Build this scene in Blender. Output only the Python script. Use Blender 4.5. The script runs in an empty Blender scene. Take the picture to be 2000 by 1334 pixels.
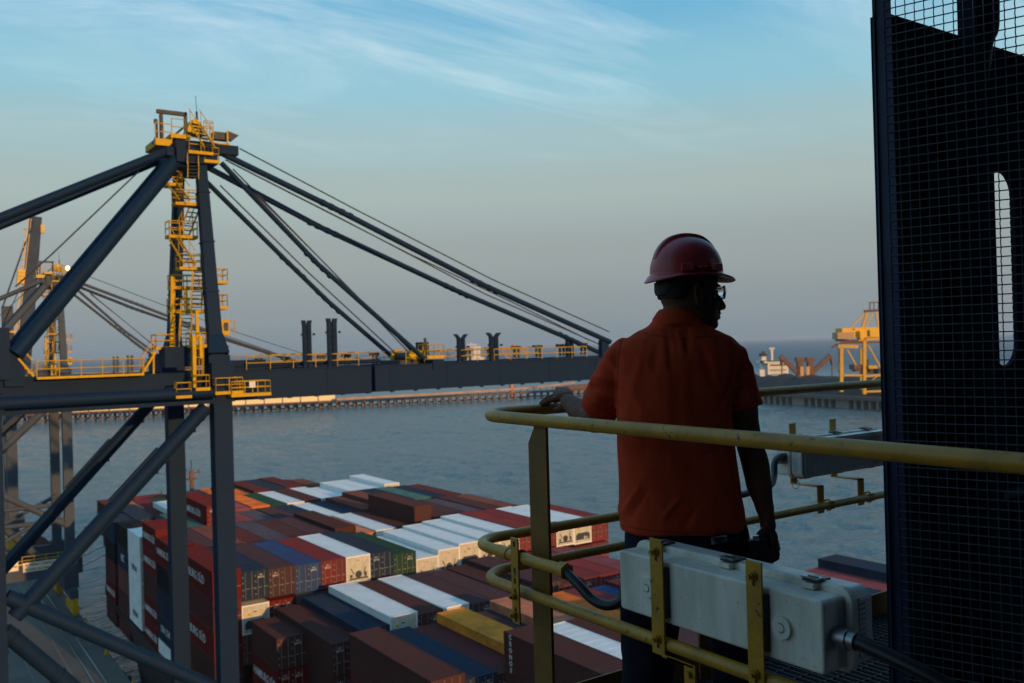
import bpy, bmesh, math, random
from mathutils import Vector, Matrix, noise
rnd = random.Random(7)
SC = bpy.context.scene
COL = SC.collection
# ------------------------------------------------------------------ camera frame
# world: +X = out over the water (boom direction), +Y = along the quay, Z up, water at 0
F = 1770.0; ROLL = math.atan(0.0274); PITCH = math.atan(8/1770.0)
S_, C_ = 0.5663, 0.8242
CAMZ = 39.0
def ray(px, py):
    a = px-1000.0; b = -(py-667.0)
    ca, sa = math.cos(ROLL), math.sin(ROLL)
    x = (a*ca+b*sa)/F; y = (-a*sa+b*ca)/F
    cp, sp = math.cos(PITCH), math.sin(PITCH)
    return x, cp-y*sp, sp+y*cp          # right, forward, up
def wray(px, py):
    x, f, z = ray(px, py)
    return Vector((f*S_+x*C_, f*C_-x*S_, z))
def PU(px, py, u):                      # point where the line of sight meets the plane y = u
    r = wray(px, py); t = u/r.y
    return Vector((r.x*t, u, CAMZ+r.z*t))
def PZ(px, py, z):
    r = wray(px, py); t = (z-CAMZ)/r.z
    return Vector((r.x*t, r.y*t, z))
def PD(px, py, d):                      # point at forward distance d
    r = wray(px, py); _, f, _ = ray(px, py); t = d/f
    return Vector((r.x*t, r.y*t, CAMZ+r.z*t))

# ------------------------------------------------------------------ mesh builder
class MB:
    def __init__(s): s.v = []; s.f = []; s.m = []; s.sm = []
    def add(s, vs, fs, mi=0, smooth=False):
        b = len(s.v); s.v += [tuple(v) for v in vs]
        for f in fs: s.f.append([b+i for i in f]); s.m.append(mi); s.sm.append(smooth)
    def box(s, a, b, mi=0):
        x0, x1 = sorted((a[0], b[0])); y0, y1 = sorted((a[1], b[1])); z0, z1 = sorted((a[2], b[2]))
        vs = [(x0,y0,z0),(x1,y0,z0),(x1,y1,z0),(x0,y1,z0),(x0,y0,z1),(x1,y0,z1),(x1,y1,z1),(x0,y1,z1)]
        s.add(vs, [(3,2,1,0),(4,5,6,7),(0,1,5,4),(1,2,6,5),(2,3,7,6),(3,0,4,7)], mi)
        return s
    def beam(s, p, q, w, h, mi=0, up=(0,0,1), w2=None, h2=None):
        p = Vector(p); q = Vector(q); d = (q-p).normalized(); up = Vector(up)
        if abs(d.dot(up)) > .98: up = Vector((0,1,0))
        r = d.cross(up).normalized(); u = r.cross(d)
        w2 = w if w2 is None else w2; h2 = h if h2 is None else h2
        vs = [p-r*w/2-u*h/2, p+r*w/2-u*h/2, p+r*w/2+u*h/2, p-r*w/2+u*h/2,
              q-r*w2/2-u*h2/2, q+r*w2/2-u*h2/2, q+r*w2/2+u*h2/2, q-r*w2/2+u*h2/2]
        s.add(vs, [(0,1,2,3),(7,6,5,4),(0,4,5,1),(1,5,6,2),(2,6,7,3),(3,7,4,0)], mi)
        return s
    def tube(s, p, q, r, n=12, r2=None, mi=0, cap=True):
        return s.path([p, q], [r, r if r2 is None else r2], n, mi, cap)
    def path(s, pts, rad, n=8, mi=0, cap=True, closed=False, smooth=True):
        pts = [Vector(p) for p in pts]; k = len(pts)
        if not isinstance(rad, (list, tuple)): rad = [rad]*k
        ref = None; rings = []
        for i, p in enumerate(pts):
            if closed: d = pts[(i+1) % k]-pts[i-1]
            else: d = pts[min(i+1, k-1)]-pts[max(i-1, 0)]
            d.normalize()
            if ref is None:
                ref = Vector((0,0,1)) if abs(d.z) < .9 else Vector((1,0,0))
            x = ref - d*ref.dot(d); x.normalize(); y = d.cross(x); ref = x
            rings.append([p+(x*math.cos(2*math.pi*j/n)+y*math.sin(2*math.pi*j/n))*rad[i] for j in range(n)])
        s.loft(rings, mi, cap and not closed, smooth, closed)
        return s
    def loft(s, rings, mi=0, cap=True, smooth=True, closed=False):
        n = len(rings[0]); vs = [v for r in rings for v in r]; fs = []
        k = len(rings)
        for i in range(k if closed else k-1):
            a = i*n; b = ((i+1) % k)*n
            for j in range(n): fs.append((a+j, a+(j+1) % n, b+(j+1) % n, b+j))
        s.add(vs, fs, mi, smooth)
        if cap:
            s.add(rings[0], [tuple(range(n-1, -1, -1))], mi); s.add(rings[-1], [tuple(range(n))], mi)
        return s
    def disc(s, c, nrm, r, t, n=20, mi=0):
        c = Vector(c); nrm = Vector(nrm).normalized()
        return s.tube(c, c+nrm*t, r, n, mi=mi)
    def prism(s, poly, axis, a, b, mi=0):
        # poly in the plane normal to axis: axis 0 -> (y,z), 1 -> (x,z), 2 -> (x,y)
        def mk(t, p):
            return (t, p[0], p[1]) if axis == 0 else (p[0], t, p[1]) if axis == 1 else (p[0], p[1], t)
        n = len(poly)
        vs = [mk(a, p) for p in poly]+[mk(b, p) for p in poly]
        fs = [tuple(range(n-1, -1, -1)), tuple(range(n, 2*n))]+[(j, (j+1) % n, n+(j+1) % n, n+j) for j in range(n)]
        s.add(vs, fs, mi)
        return s
    def mesh(s, name, mats, off=None):
        me = bpy.data.meshes.new(name)
        vs = s.v if off is None else [(v[0]-off[0], v[1]-off[1], v[2]-off[2]) for v in s.v]
        me.from_pydata(vs, [], s.f)
        for m in (mats if isinstance(mats, (list, tuple)) else [mats]): me.materials.append(m)
        me.polygons.foreach_set('material_index', s.m)
        me.polygons.foreach_set('use_smooth', s.sm)
        bm = bmesh.new(); bm.from_mesh(me)
        bmesh.ops.recalc_face_normals(bm, faces=bm.faces); bm.to_mesh(me); bm.free()
        me.update()
        return me
    def obj(s, name, mats, parent=None, off=None):
        # off: world offset of the parent (children are stored relative to it)
        if parent is not None and off is None: off = parent.get('_o')
        me = s.mesh(name, mats, off)
        o = bpy.data.objects.new(name, me); COL.objects.link(o)
        if parent is not None: o.parent = parent
        elif off is not None: o.location = off
        if off is not None: o['_o'] = tuple(off)
        return o
def thing(name, label, cat, loc, group=None, kind=None):
    o = bpy.data.objects.new(name, None); COL.objects.link(o); o.location = loc; o.empty_display_size = .3
    o['label'] = label; o['category'] = cat; o['_o'] = tuple(loc)
    if group: o['group'] = group
    if kind: o['kind'] = kind
    return o
def tag(o, label, cat, group=None):
    o['label'] = label; o['category'] = cat
    if group: o['group'] = group
    return o
def bevel(o, w, seg=2, ang=35):
    m = o.modifiers.new('b', 'BEVEL'); m.width = w; m.segments = seg; m.limit_method = 'ANGLE'; m.angle_limit = math.radians(ang)
    return o

# ------------------------------------------------------------------ materials
def lin(c):
    return tuple(((x/255)/12.92 if x/255 <= .04045 else ((x/255+.055)/1.055)**2.4) for x in c)
def N(nt, t, **kw):
    n = nt.nodes.new(t)
    for k, v in kw.items(): setattr(n, k, v)
    return n
def mat(name, col, rough=.6, metal=0., dirt=.25, scale=3., bump=.0, bscale=40., dirtcol=(.03,.025,.02), coat=0., objcol=False, spec=.5, streak=False, chips=0, cscale=55):
    m = bpy.data.materials.new(name); m.use_nodes = True; nt = m.node_tree; L = nt.links
    b = nt.nodes['Principled BSDF']
    b.inputs['Roughness'].default_value = rough; b.inputs['Metallic'].default_value = metal
    b.inputs['Specular IOR Level'].default_value = spec
    if coat: b.inputs['Coat Weight'].default_value = coat; b.inputs['Coat Roughness'].default_value = .08
    tc = N(nt, 'ShaderNodeTexCoord')
    base = None
    if objcol:
        oi = N(nt, 'ShaderNodeObjectInfo'); base = oi.outputs['Color']
        add = N(nt, 'ShaderNodeVectorMath', operation='ADD'); L.new(tc.outputs['Object'], add.inputs[0])
        mulr = N(nt, 'ShaderNodeVectorMath', operation='SCALE'); L.new(oi.outputs['Location'], mulr.inputs[0]); mulr.inputs['Scale'].default_value = 1.37
        L.new(mulr.outputs[0], add.inputs[1]); vec = add.outputs[0]
    else: vec = tc.outputs['Object']
    if streak:
        mp = N(nt, 'ShaderNodeMapping'); mp.inputs['Scale'].default_value = (1, 1, .18); L.new(vec, mp.inputs[0]); vec2 = mp.outputs[0]
    else: vec2 = vec
    n1 = N(nt, 'ShaderNodeTexNoise'); n1.inputs['Scale'].default_value = scale; n1.inputs['Detail'].default_value = 8; n1.inputs['Roughness'].default_value = .65
    L.new(vec2, n1.inputs['Vector'])
    cr = N(nt, 'ShaderNodeValToRGB'); cr.color_ramp.elements[0].position = .42; cr.color_ramp.elements[1].position = .72
    L.new(n1.outputs['Fac'], cr.inputs[0])
    ml = N(nt, 'ShaderNodeMath', operation='MULTIPLY'); ml.inputs[1].default_value = dirt; L.new(cr.outputs[0], ml.inputs[0])
    mx = N(nt, 'ShaderNodeMix', data_type='RGBA'); L.new(ml.outputs[0], mx.inputs['Factor'])
    if base is not None: L.new(base, mx.inputs['A'])
    else: mx.inputs['A'].default_value = (*col, 1)
    mx.inputs['B'].default_value = (*dirtcol, 1)
    if chips:
        n3 = N(nt, 'ShaderNodeTexNoise'); n3.inputs['Scale'].default_value = cscale; n3.inputs['Detail'].default_value = 6; n3.inputs['Roughness'].default_value = .7; L.new(vec, n3.inputs['Vector'])
        c3_ = N(nt, 'ShaderNodeValToRGB'); c3_.color_ramp.elements[0].position = .60; c3_.color_ramp.elements[1].position = .66; L.new(n3.outputs['Fac'], c3_.inputs[0])
        m3 = N(nt, 'ShaderNodeMath', operation='MULTIPLY'); m3.inputs[1].default_value = chips; L.new(c3_.outputs[0], m3.inputs[0])
        mx3 = N(nt, 'ShaderNodeMix', data_type='RGBA'); L.new(m3.outputs[0], mx3.inputs['Factor']); L.new(mx.outputs['Result'], mx3.inputs['A']); mx3.inputs['B'].default_value = (.06,.032,.02,1); mx = mx3
    L.new(mx.outputs['Result'], b.inputs['Base Color'])
    rr = N(nt, 'ShaderNodeMapRange'); rr.inputs['To Min'].default_value = max(0, rough-.12); rr.inputs['To Max'].default_value = min(1, rough+.15)
    L.new(n1.outputs['Fac'], rr.inputs['Value']); L.new(rr.outputs[0], b.inputs['Roughness'])
    if bump:
        n2 = N(nt, 'ShaderNodeTexNoise'); n2.inputs['Scale'].default_value = bscale; n2.inputs['Detail'].default_value = 4; L.new(vec, n2.inputs['Vector'])
        bp = N(nt, 'ShaderNodeBump'); bp.inputs['Strength'].default_value = bump; bp.inputs['Distance'].default_value = .01
        L.new(n2.outputs['Fac'], bp.inputs['Height']); L.new(bp.outputs[0], b.inputs['Normal'])
    return m
def emis(name, col, st):
    m = bpy.data.materials.new(name); m.use_nodes = True; b = m.node_tree.nodes['Principled BSDF']
    b.inputs['Emission Color'].default_value = (*col, 1); b.inputs['Emission Strength'].default_value = st; return m
M = {}
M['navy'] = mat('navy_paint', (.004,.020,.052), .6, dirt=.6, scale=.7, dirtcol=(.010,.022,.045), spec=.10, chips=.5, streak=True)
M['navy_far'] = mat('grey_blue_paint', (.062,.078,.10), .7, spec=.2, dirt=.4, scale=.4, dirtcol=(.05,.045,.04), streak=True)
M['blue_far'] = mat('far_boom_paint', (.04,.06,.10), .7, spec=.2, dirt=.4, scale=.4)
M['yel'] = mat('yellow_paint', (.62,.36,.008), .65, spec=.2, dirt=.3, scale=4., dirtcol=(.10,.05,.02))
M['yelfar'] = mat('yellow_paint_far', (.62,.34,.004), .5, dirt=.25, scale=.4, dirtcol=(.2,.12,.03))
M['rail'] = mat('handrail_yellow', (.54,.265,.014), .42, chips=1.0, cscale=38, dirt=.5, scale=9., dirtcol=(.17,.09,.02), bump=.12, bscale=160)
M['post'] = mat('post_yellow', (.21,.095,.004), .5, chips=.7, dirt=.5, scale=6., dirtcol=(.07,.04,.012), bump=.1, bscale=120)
M['steel'] = mat('galvanised', (.35,.36,.36), .35, metal=.8, dirt=.4, scale=12)
M['black'] = mat('black_rubber', (.012,.012,.014), .38, dirt=.3, scale=20, dirtcol=(.03,.03,.03))
M['dark'] = mat('dark_steel', (.02,.022,.026), .6)
M['grp'] = mat('grey_polyester', (.84,.80,.68), .5, chips=.35, streak=True, dirt=.7, scale=7, dirtcol=(.34,.30,.23), bump=.06, bscale=200)
M['grp2'] = mat('grey_polyester_shaded', (.3,.3,.28), .5, dirt=.4, scale=7, dirtcol=(.10,.10,.10))
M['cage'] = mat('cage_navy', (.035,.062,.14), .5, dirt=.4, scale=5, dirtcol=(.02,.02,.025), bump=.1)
M['cage_shaded'] = mat('cage_navy_shaded', (.007,.011,.022), .7, spec=.1, dirt=.4, scale=5)  # cage navy made darker: the shade inside the cage is put into the colour
M['mesh'] = mat('wire_mesh', (.09,.105,.14), .45, dirt=.3, scale=30)
M['concrete'] = mat('quay_concrete', (.13,.12,.10), .85, dirt=.7, scale=.12, dirtcol=(.06,.055,.05))
M['conc2'] = mat('pier_concrete', (.30,.25,.20), .85, dirt=.6, scale=.15, dirtcol=(.12,.09,.07))
M['box'] = mat('container_paint', (1,1,1), .75, spec=.12, chips=.55, cscale=3.5, dirt=.6, scale=.55, objcol=True, dirtcol=(.055,.04,.035))
M['boxside'] = M['box']
M['lock'] = mat('lock_bars', (.22,.21,.20), .5, dirt=.4)
M['reefer'] = mat('reefer_white', (.84,.84,.80), .6, spec=.2, dirt=.3, scale=.5, dirtcol=(.42,.37,.28))
M['unit'] = mat('reefer_unit', (.55,.52,.42), .5, dirt=.5, scale=2., dirtcol=(.22,.17,.10))
M['white'] = mat('white_letter', (.72,.70,.66), .6, dirt=.35, scale=3, dirtcol=(.3,.22,.2))
M['blk'] = mat('black_letter', (.03,.035,.045), .6)
M['redt'] = mat('red_letter', (.35,.03,.02), .6)
M['hull'] = mat('hull_paint', (.014,.012,.013), .5, dirt=.4, scale=.2, dirtcol=(.05,.02,.015))
M['deckred'] = mat('deck_red', (.12,.03,.02), .7, dirt=.4, scale=.5)
M['coal'] = mat('coal', (.035,.03,.03), .95, dirt=.5, scale=.05, bump=.6, bscale=.6)
M['rust'] = mat('rusty_steel', (.17,.08,.05), .8, dirt=.5, scale=.3, dirtcol=(.08,.05,.04))
M['pile'] = mat('pile', (.14,.11,.09), .85, dirt=.5, scale=.4)
M['gallery'] = mat('gallery_cladding', (.92,.76,.42), .6, dirt=.25, scale=.05, dirtcol=(.5,.35,.2))
M['sign'] = mat('sign_cream', (.85,.78,.55), .6, dirt=.2, scale=2., dirtcol=(.6,.45,.25))
M['super'] = mat('ship_white', (.75,.70,.62), .6, dirt=.3, scale=.1, dirtcol=(.45,.35,.25))
M['glassd'] = mat('window_glass', (.03,.05,.06), .1, dirt=.1)
M['lamp'] = emis('lamp_glow', (1,.55,.16), 3.5)
M['skin'] = mat('skin', (.15,.062,.035), .62, dirt=.4, scale=14, dirtcol=(.07,.028,.016), bump=.35, bscale=120, spec=.18)
M['hair'] = mat('hair', (.006,.005,.005), .8, bump=.5, bscale=300)
M['shirt'] = mat('orange_cotton', (.60,.062,.020), .85, dirt=.35, scale=5, dirtcol=(.30,.030,.012), bump=.3, bscale=500, spec=.15)
M['seam'] = mat('shirt_seam', (.20,.022,.007), .9)
M['trous'] = mat('navy_cotton', (.010,.013,.028), .9, dirt=.3, scale=6, bump=.3, bscale=400, spec=.15)
M['helmet'] = mat('helmet_red', (.46,.038,.040), .42, dirt=.2, scale=8, dirtcol=(.12,.012,.018), coat=.18)
M['strap'] = mat('strap', (.01,.01,.01), .7)
M['shoe'] = mat('boot_leather', (.015,.012,.01), .5)
M['labelc'] = mat('trouser_label', (.35,.35,.33), .8)
M['panel'] = mat('label_plate', (.30,.29,.22), .6)
m = bpy.data.materials.new('clear_lens'); m.use_nodes = True; b = m.node_tree.nodes['Principled BSDF']
b.inputs['Transmission Weight'].default_value = 1; b.inputs['Roughness'].default_value = .02; b.inputs['IOR'].default_value = 1.3; b.inputs['Base Color'].default_value = (.9,.95,.97,1)
M['lens'] = m
m = mat('prismatic_diffuser', (.75,.76,.74), .35, dirt=.2, scale=8); M['diff'] = m
bb = m.node_tree.nodes['Principled BSDF']; bb.inputs['Transmission Weight'].default_value = .08

# water ---------------------------------------------------------
def water_mat():
    m = bpy.data.materials.new('sea_water'); m.use_nodes = True; nt = m.node_tree; L = nt.links
    b = nt.nodes['Principled BSDF']; b.inputs['Base Color'].default_value = (.035,.125,.145,1)
    b.inputs['Roughness'].default_value = .12; b.inputs['IOR'].default_value = 1.333
    tc = N(nt, 'ShaderNodeTexCoord')
    prev = None
    for sc_, st, det, sx, dist in ((.25,1.0,5,.5,1.7), (1.1,1.0,4,.6,.6)):
        mp = N(nt, 'ShaderNodeMapping'); mp.inputs['Rotation'].default_value = (0,0,math.radians(28)); mp.inputs['Scale'].default_value = (sx,1,1)
        L.new(tc.outputs['Object'], mp.inputs[0])
        n = N(nt, 'ShaderNodeTexNoise'); n.inputs['Scale'].default_value = sc_; n.inputs['Detail'].default_value = det; n.inputs['Roughness'].default_value = .6
        n.inputs['Distortion'].default_value = .4
        L.new(mp.outputs[0], n.inputs['Vector'])
        bp = N(nt, 'ShaderNodeBump'); bp.inputs['Strength'].default_value = st; bp.inputs['Distance'].default_value = dist
        L.new(n.outputs['Fac'], bp.inputs['Height'])
        if prev: L.new(prev.outputs[0], bp.inputs['Normal'])
        prev = bp
    L.new(prev.outputs[0], b.inputs['Normal'])
    # open sea, rougher; its dimmer sky reflection is put into colour and specular
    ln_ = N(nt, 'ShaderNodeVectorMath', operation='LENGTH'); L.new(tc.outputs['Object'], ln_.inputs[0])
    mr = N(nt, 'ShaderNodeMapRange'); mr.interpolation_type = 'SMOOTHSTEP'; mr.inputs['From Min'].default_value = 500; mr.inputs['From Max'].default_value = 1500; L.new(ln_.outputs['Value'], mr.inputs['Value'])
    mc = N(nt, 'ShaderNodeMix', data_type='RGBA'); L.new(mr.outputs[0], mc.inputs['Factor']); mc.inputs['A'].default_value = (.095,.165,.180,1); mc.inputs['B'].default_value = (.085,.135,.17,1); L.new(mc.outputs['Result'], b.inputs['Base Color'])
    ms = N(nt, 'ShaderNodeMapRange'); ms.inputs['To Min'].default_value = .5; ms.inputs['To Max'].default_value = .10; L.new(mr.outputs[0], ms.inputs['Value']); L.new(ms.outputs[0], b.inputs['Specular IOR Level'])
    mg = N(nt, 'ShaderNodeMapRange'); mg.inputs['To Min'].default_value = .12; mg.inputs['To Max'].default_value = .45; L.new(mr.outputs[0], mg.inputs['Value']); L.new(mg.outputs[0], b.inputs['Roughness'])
    return m
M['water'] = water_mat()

# ------------------------------------------------------------------ world, sun, camera
SUN_EL, SUN_AZ = math.radians(9.0), (0.13, -0.99)      # direction towards the sun in XY
w = bpy.data.worlds.new('World'); SC.world = w; w.use_nodes = True; nt = w.node_tree; L = nt.links
bg = nt.nodes['Background']
sky = N(nt, 'ShaderNodeTexSky', sky_type='NISHITA'); sky.sun_disc = False; sky.sun_elevation = SUN_EL
sky.sun_rotation = math.atan2(SUN_AZ[0], SUN_AZ[1]); sky.air_density = 1.6; sky.dust_density = 1.6; sky.ozone_density = 3.0
tc = N(nt, 'ShaderNodeTexCoord'); sep = N(nt, 'ShaderNodeSeparateXYZ'); L.new(tc.outputs['Generated'], sep.inputs[0])
# wispy cirrus: noise on a flat layer seen in perspective
zc = N(nt, 'ShaderNodeMath', operation='MAXIMUM'); zc.inputs[1].default_value = .03; L.new(sep.outputs['Z'], zc.inputs[0])
za = N(nt, 'ShaderNodeMath', operation='ADD'); za.inputs[1].default_value = .10; L.new(zc.outputs[0], za.inputs[0])
dx = N(nt, 'ShaderNodeMath', operation='DIVIDE'); L.new(sep.outputs['X'], dx.inputs[0]); L.new(za.outputs[0], dx.inputs[1])
dy = N(nt, 'ShaderNodeMath', operation='DIVIDE'); L.new(sep.outputs['Y'], dy.inputs[0]); L.new(za.outputs[0], dy.inputs[1])
cmb = N(nt, 'ShaderNodeCombineXYZ'); L.new(dx.outputs[0], cmb.inputs[0]); L.new(dy.outputs[0], cmb.inputs[1])
def cloud(loc, rot, scl, nscale, lo, hi, det=9, dist=1.2):
    mp = N(nt, 'ShaderNodeMapping'); mp.inputs['Location'].default_value = loc; mp.inputs['Rotation'].default_value = (0,0,rot); mp.inputs['Scale'].default_value = scl
    L.new(cmb.outputs[0], mp.inputs[0])
    n = N(nt, 'ShaderNodeTexNoise'); n.inputs['Scale'].default_value = nscale; n.inputs['Detail'].default_value = det; n.inputs['Roughness'].default_value = .62; n.inputs['Distortion'].default_value = dist
    L.new(mp.outputs[0], n.inputs['Vector'])
    mr = N(nt, 'ShaderNodeMapRange'); mr.inputs['From Min'].default_value = lo; mr.inputs['From Max'].default_value = hi; mr.clamp = True
    L.new(n.outputs['Fac'], mr.inputs['Value']); return mr.outputs[0]
c1 = cloud((.2,.5,0), math.radians(28), (.55,1.5,1), 1.7, .46, .80, 9, 1.0)
c2 = cloud((3,1.7,0), math.radians(40), (.30,.8,1), .8, .36, .66)
cm = N(nt, 'ShaderNodeMath', operation='MULTIPLY'); L.new(c1, cm.inputs[0]); L.new(c2, cm.inputs[1])
c3 = cloud((5,2.2,0), math.radians(35), (.25,.9,1), .9, .40, .85, 6, .6)
c3m = N(nt, 'ShaderNodeMath', operation='MULTIPLY'); L.new(c3, c3m.inputs[0]); c3m.inputs[1].default_value = .30
cs = N(nt, 'ShaderNodeMath', operation='ADD'); L.new(cm.outputs[0], cs.inputs[0]); L.new(c3m.outputs[0], cs.inputs[1]); cs.use_clamp = True
fd_ = N(nt, 'ShaderNodeMapRange'); fd_.interpolation_type = 'SMOOTHSTEP'; fd_.inputs['From Min'].default_value = .17; fd_.inputs['From Max'].default_value = .34; L.new(sep.outputs['Z'], fd_.inputs['Value'])
cs0 = cs; cs = N(nt, 'ShaderNodeMath', operation='MULTIPLY'); L.new(cs0.outputs[0], cs.inputs[0]); L.new(fd_.outputs[0], cs.inputs[1])
# thin dusk haze layer that thickens towards the horizon
hz = N(nt, 'ShaderNodeValToRGB'); hz.color_ramp.interpolation = 'EASE'
els = hz.color_ramp.elements
els[0].position = 0; els[0].color = (*lin((128,142,152)),1)
els[1].position = .62; els[1].color = (*lin((84,150,200)),1)
for pos, c in ((.04,(137,149,156)),(.10,(150,160,162)),(.17,(163,179,177)),(.22,(158,187,192)),(.28,(140,192,210)),(.35,(108,176,210))):
    e = els.new(pos); e.color = (*lin(c),1)
L.new(zc.outputs[0], hz.inputs[0])
zc.inputs[1].default_value = 0.0
skm = N(nt, 'ShaderNodeVectorMath', operation='SCALE'); L.new(sky.outputs[0], skm.inputs[0]); skm.inputs['Scale'].default_value = .11
mixh = N(nt, 'ShaderNodeMix', data_type='RGBA'); mixh.inputs['Factor'].default_value = .90
L.new(skm.outputs[0], mixh.inputs['A']); L.new(hz.outputs[0], mixh.inputs['B'])
mixc = N(nt, 'ShaderNodeMix', data_type='RGBA'); L.new(cs.outputs[0], mixc.inputs['Factor']); L.new(mixh.outputs['Result'], mixc.inputs['A'])
mixc.inputs['B'].default_value = (.74,.84,.87,1)
L.new(mixc.outputs['Result'], bg.inputs['Color']); bg.inputs['Strength'].default_value = 1.0
sd = bpy.data.lights.new('sun', 'SUN'); sd.energy = 3.1; sd.angle = math.radians(.6); sd.color = (1,.56,.22)
so = bpy.data.objects.new('sun', sd); COL.objects.link(so)
sv = Vector((SUN_AZ[0], SUN_AZ[1], math.tan(SUN_EL)*math.hypot(*SUN_AZ)))
so.rotation_euler = sv.to_track_quat('Z', 'Y').to_euler(); so.location = (0,-50,80)

cd = bpy.data.cameras.new('camera'); cam = bpy.data.objects.new('camera', cd); COL.objects.link(cam); SC.camera = cam
cd.sensor_width = 36; cd.lens = 36*F/2000; cd.clip_start = .1; cd.clip_end = 200000
fw = Vector((S_*math.cos(PITCH), C_*math.cos(PITCH), math.sin(PITCH)))
q = fw.to_track_quat('-Z', 'Y')
cam.rotation_mode = 'QUATERNION'
cam.rotation_quaternion = q @ Matrix.Rotation(-ROLL, 4, 'Z').to_quaternion()
cam.location = (0,0,CAMZ)
cd.dof.use_dof = True; cd.dof.focus_distance = 3.0; cd.dof.aperture_fstop = 6.3
SC.view_settings.view_transform = 'Standard'; SC.view_settings.look = 'None'; SC.view_settings.exposure = .15
SC.cycles.use_denoising = True
SC.cycles.max_bounces = 6; SC.cycles.volume_max_steps = 64; SC.cycles.volume_bounces = 0; SC.cycles.caustics_reflective = False; SC.cycles.caustics_refractive = False

# ------------------------------------------------------------------ water and quay
mb = MB(); R_ = 60000
import numpy as np
def axis_(a, b, st): return np.concatenate([[-R_,-8000,-1500,-300] if a > -300 else [-R_,-8000], np.arange(a, b, st), [b+300, b+2500, 12000, R_]])
X_ = axis_(14.0, 560.0, 1.0); Y_ = axis_(50.0, 640.0, 1.0); nx, ny = len(X_), len(Y_)
gx, gy = np.meshgrid(X_, Y_); h = np.zeros_like(gx); rs = np.random.RandomState(5)
for k in range(90):
    lam = 2.6*(1.045**k); lam = min(lam, 60); th = math.radians(200)+rs.normal(0, .55); amp = .0125*lam**.56*(1 if lam < 14 else (14/lam)**1.1); ph = rs.uniform(0, 6.283)
    h += amp*np.sin(2*math.pi/lam*(gx*math.cos(th)+gy*math.sin(th))+ph+1.5*np.sin(gx*.013+gy*.021+k))
fade = np.clip((560-gx)/160, 0, 1)*np.clip((640-gy)/160, 0, 1)*np.clip((gx-12)/3, 0, 1)*np.clip((gy-48)/4, 0, 1)
gust = .75+.35*np.sin(gx*.021+1.3*np.sin(gy*.017))*np.sin(gy*.027+gx*.008)
h *= fade*gust
co = np.stack([gx, gy, h], -1).reshape(-1, 3).astype(np.float32)
ii = np.arange((ny-1)*(nx-1)); r0 = (ii//(nx-1))*nx+ii % (nx-1)
fc = np.stack([r0, r0+1, r0+nx+1, r0+nx], -1).astype(np.int32)
me = bpy.data.meshes.new('water'); me.vertices.add(len(co)); me.vertices.foreach_set('co', co.ravel())
me.loops.add(fc.size); me.loops.foreach_set('vertex_index', fc.ravel()); me.polygons.add(len(fc)); me.polygons.foreach_set('loop_start', np.arange(0, fc.size, 4, dtype=np.int32)); me.polygons.foreach_set('loop_total', np.full(len(fc), 4, dtype=np.int32))
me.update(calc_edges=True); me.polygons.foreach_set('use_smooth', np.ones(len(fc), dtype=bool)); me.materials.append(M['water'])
o = bpy.data.objects.new('water', me); COL.objects.link(o); o['kind'] = 'structure'
QX = 20.8; QZ = 3.8
mb = MB(); mb.box((-260,-80,-3), (QX,900,QZ)); o = mb.obj('quay', M['concrete']); o['kind'] = 'structure'
mb = MB()
for x in (18.0, 5.7):
    for d in (-.55, .55): mb.box((x+d-.05,-80,QZ-.02), (x+d+.05,900,QZ+.12))
o = mb.obj('crane_rails', M['steel']); o['kind'] = 'structure'
mb = MB()
for k, x in enumerate((-1.5, 1.2, 8.5, 12.2, 15.9)): mb.box((x,-80,QZ+.004), (x+.16,900,QZ+.008))
o = mb.obj('lane_markings', mat('faded_paint', (.18,.17,.14), .8, dirt=.9, scale=.8, dirtcol=(.13,.12,.11))); o['kind'] = 'structure'
for k in range(14):
    mb = MB(); y = 60+k*14
    mb.box((QX-.6,y,QZ), (QX-.1,y+.5,QZ+.15)); mb.path([(QX-.35,y+.25,QZ+.1),(QX-.35,y+.25,QZ+.6),(QX-.2,y+.25,QZ+.75)], [.16,.14,.2], 8)
    tag(mb.obj('bollard', M['yel']), 'yellow mooring bollard on the grey quay edge', 'bollard', 'bollards along the quay edge')
for k in range(10):
    mb = MB(); y = 95+k*14
    mb.box((QX+.003,y,1.0), (QX+.35,y+1.6,3.4)); mb.tube((QX+.35,y+.8,2.2),(QX+.95,y+.8,2.2),.7,14)
    tag(mb.obj('quay_fender', M['black']), 'black rubber fender bolted to the quay wall', 'fender', 'rubber fenders on the quay wall')

# ------------------------------------------------------------------ container ship (lies along Y)
V0 = 22.3; PV = 2.45; V1 = V0+18*PV; VC = (V0+V1)/2; DECK = 8.4
hull = thing('container_ship', 'long black hulled container ship loaded with stacks, moored along the quay', 'ship', (VC,100,0))
secs = []
def hsec(y, hw_top, hw_wl, ztop, zbot=-4):
    r = []
    for sx in (-1, 1):
        pts = [(hw_wl*.86, zbot), (hw_wl, 0), (hw_wl+(hw_top-hw_wl)*.25, ztop*.35), (hw_wl+(hw_top-hw_wl)*.65, ztop*.72), (hw_top, ztop)]
        if sx > 0: pts = pts[::-1]
        r += [(VC+sx*a, y, z) for a, z in pts]
    return r[:5]+r[5:]
HB = V1-VC+.15
hs = [(-60,HB,HB,DECK),(104,HB,HB-.2,DECK),(116,HB,HB-2.0,DECK),(126.5,HB-.1,HB-4.5,DECK+.1),(134,HB-3.6,HB-8,DECK+.3),(147,HB-4.8,HB-12,DECK+.6),(156,HB-5.2,HB-15.5,DECK+.8),(161,HB-6.8,HB-17,DECK+1.0),(167,HB-11,HB-19,DECK+1.4),(175,HB-17,HB-21,DECK+2.0),(182,HB-20.4,HB-21.9,DECK+2.6),(187,.8,.2,DECK+3.0)]
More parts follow.
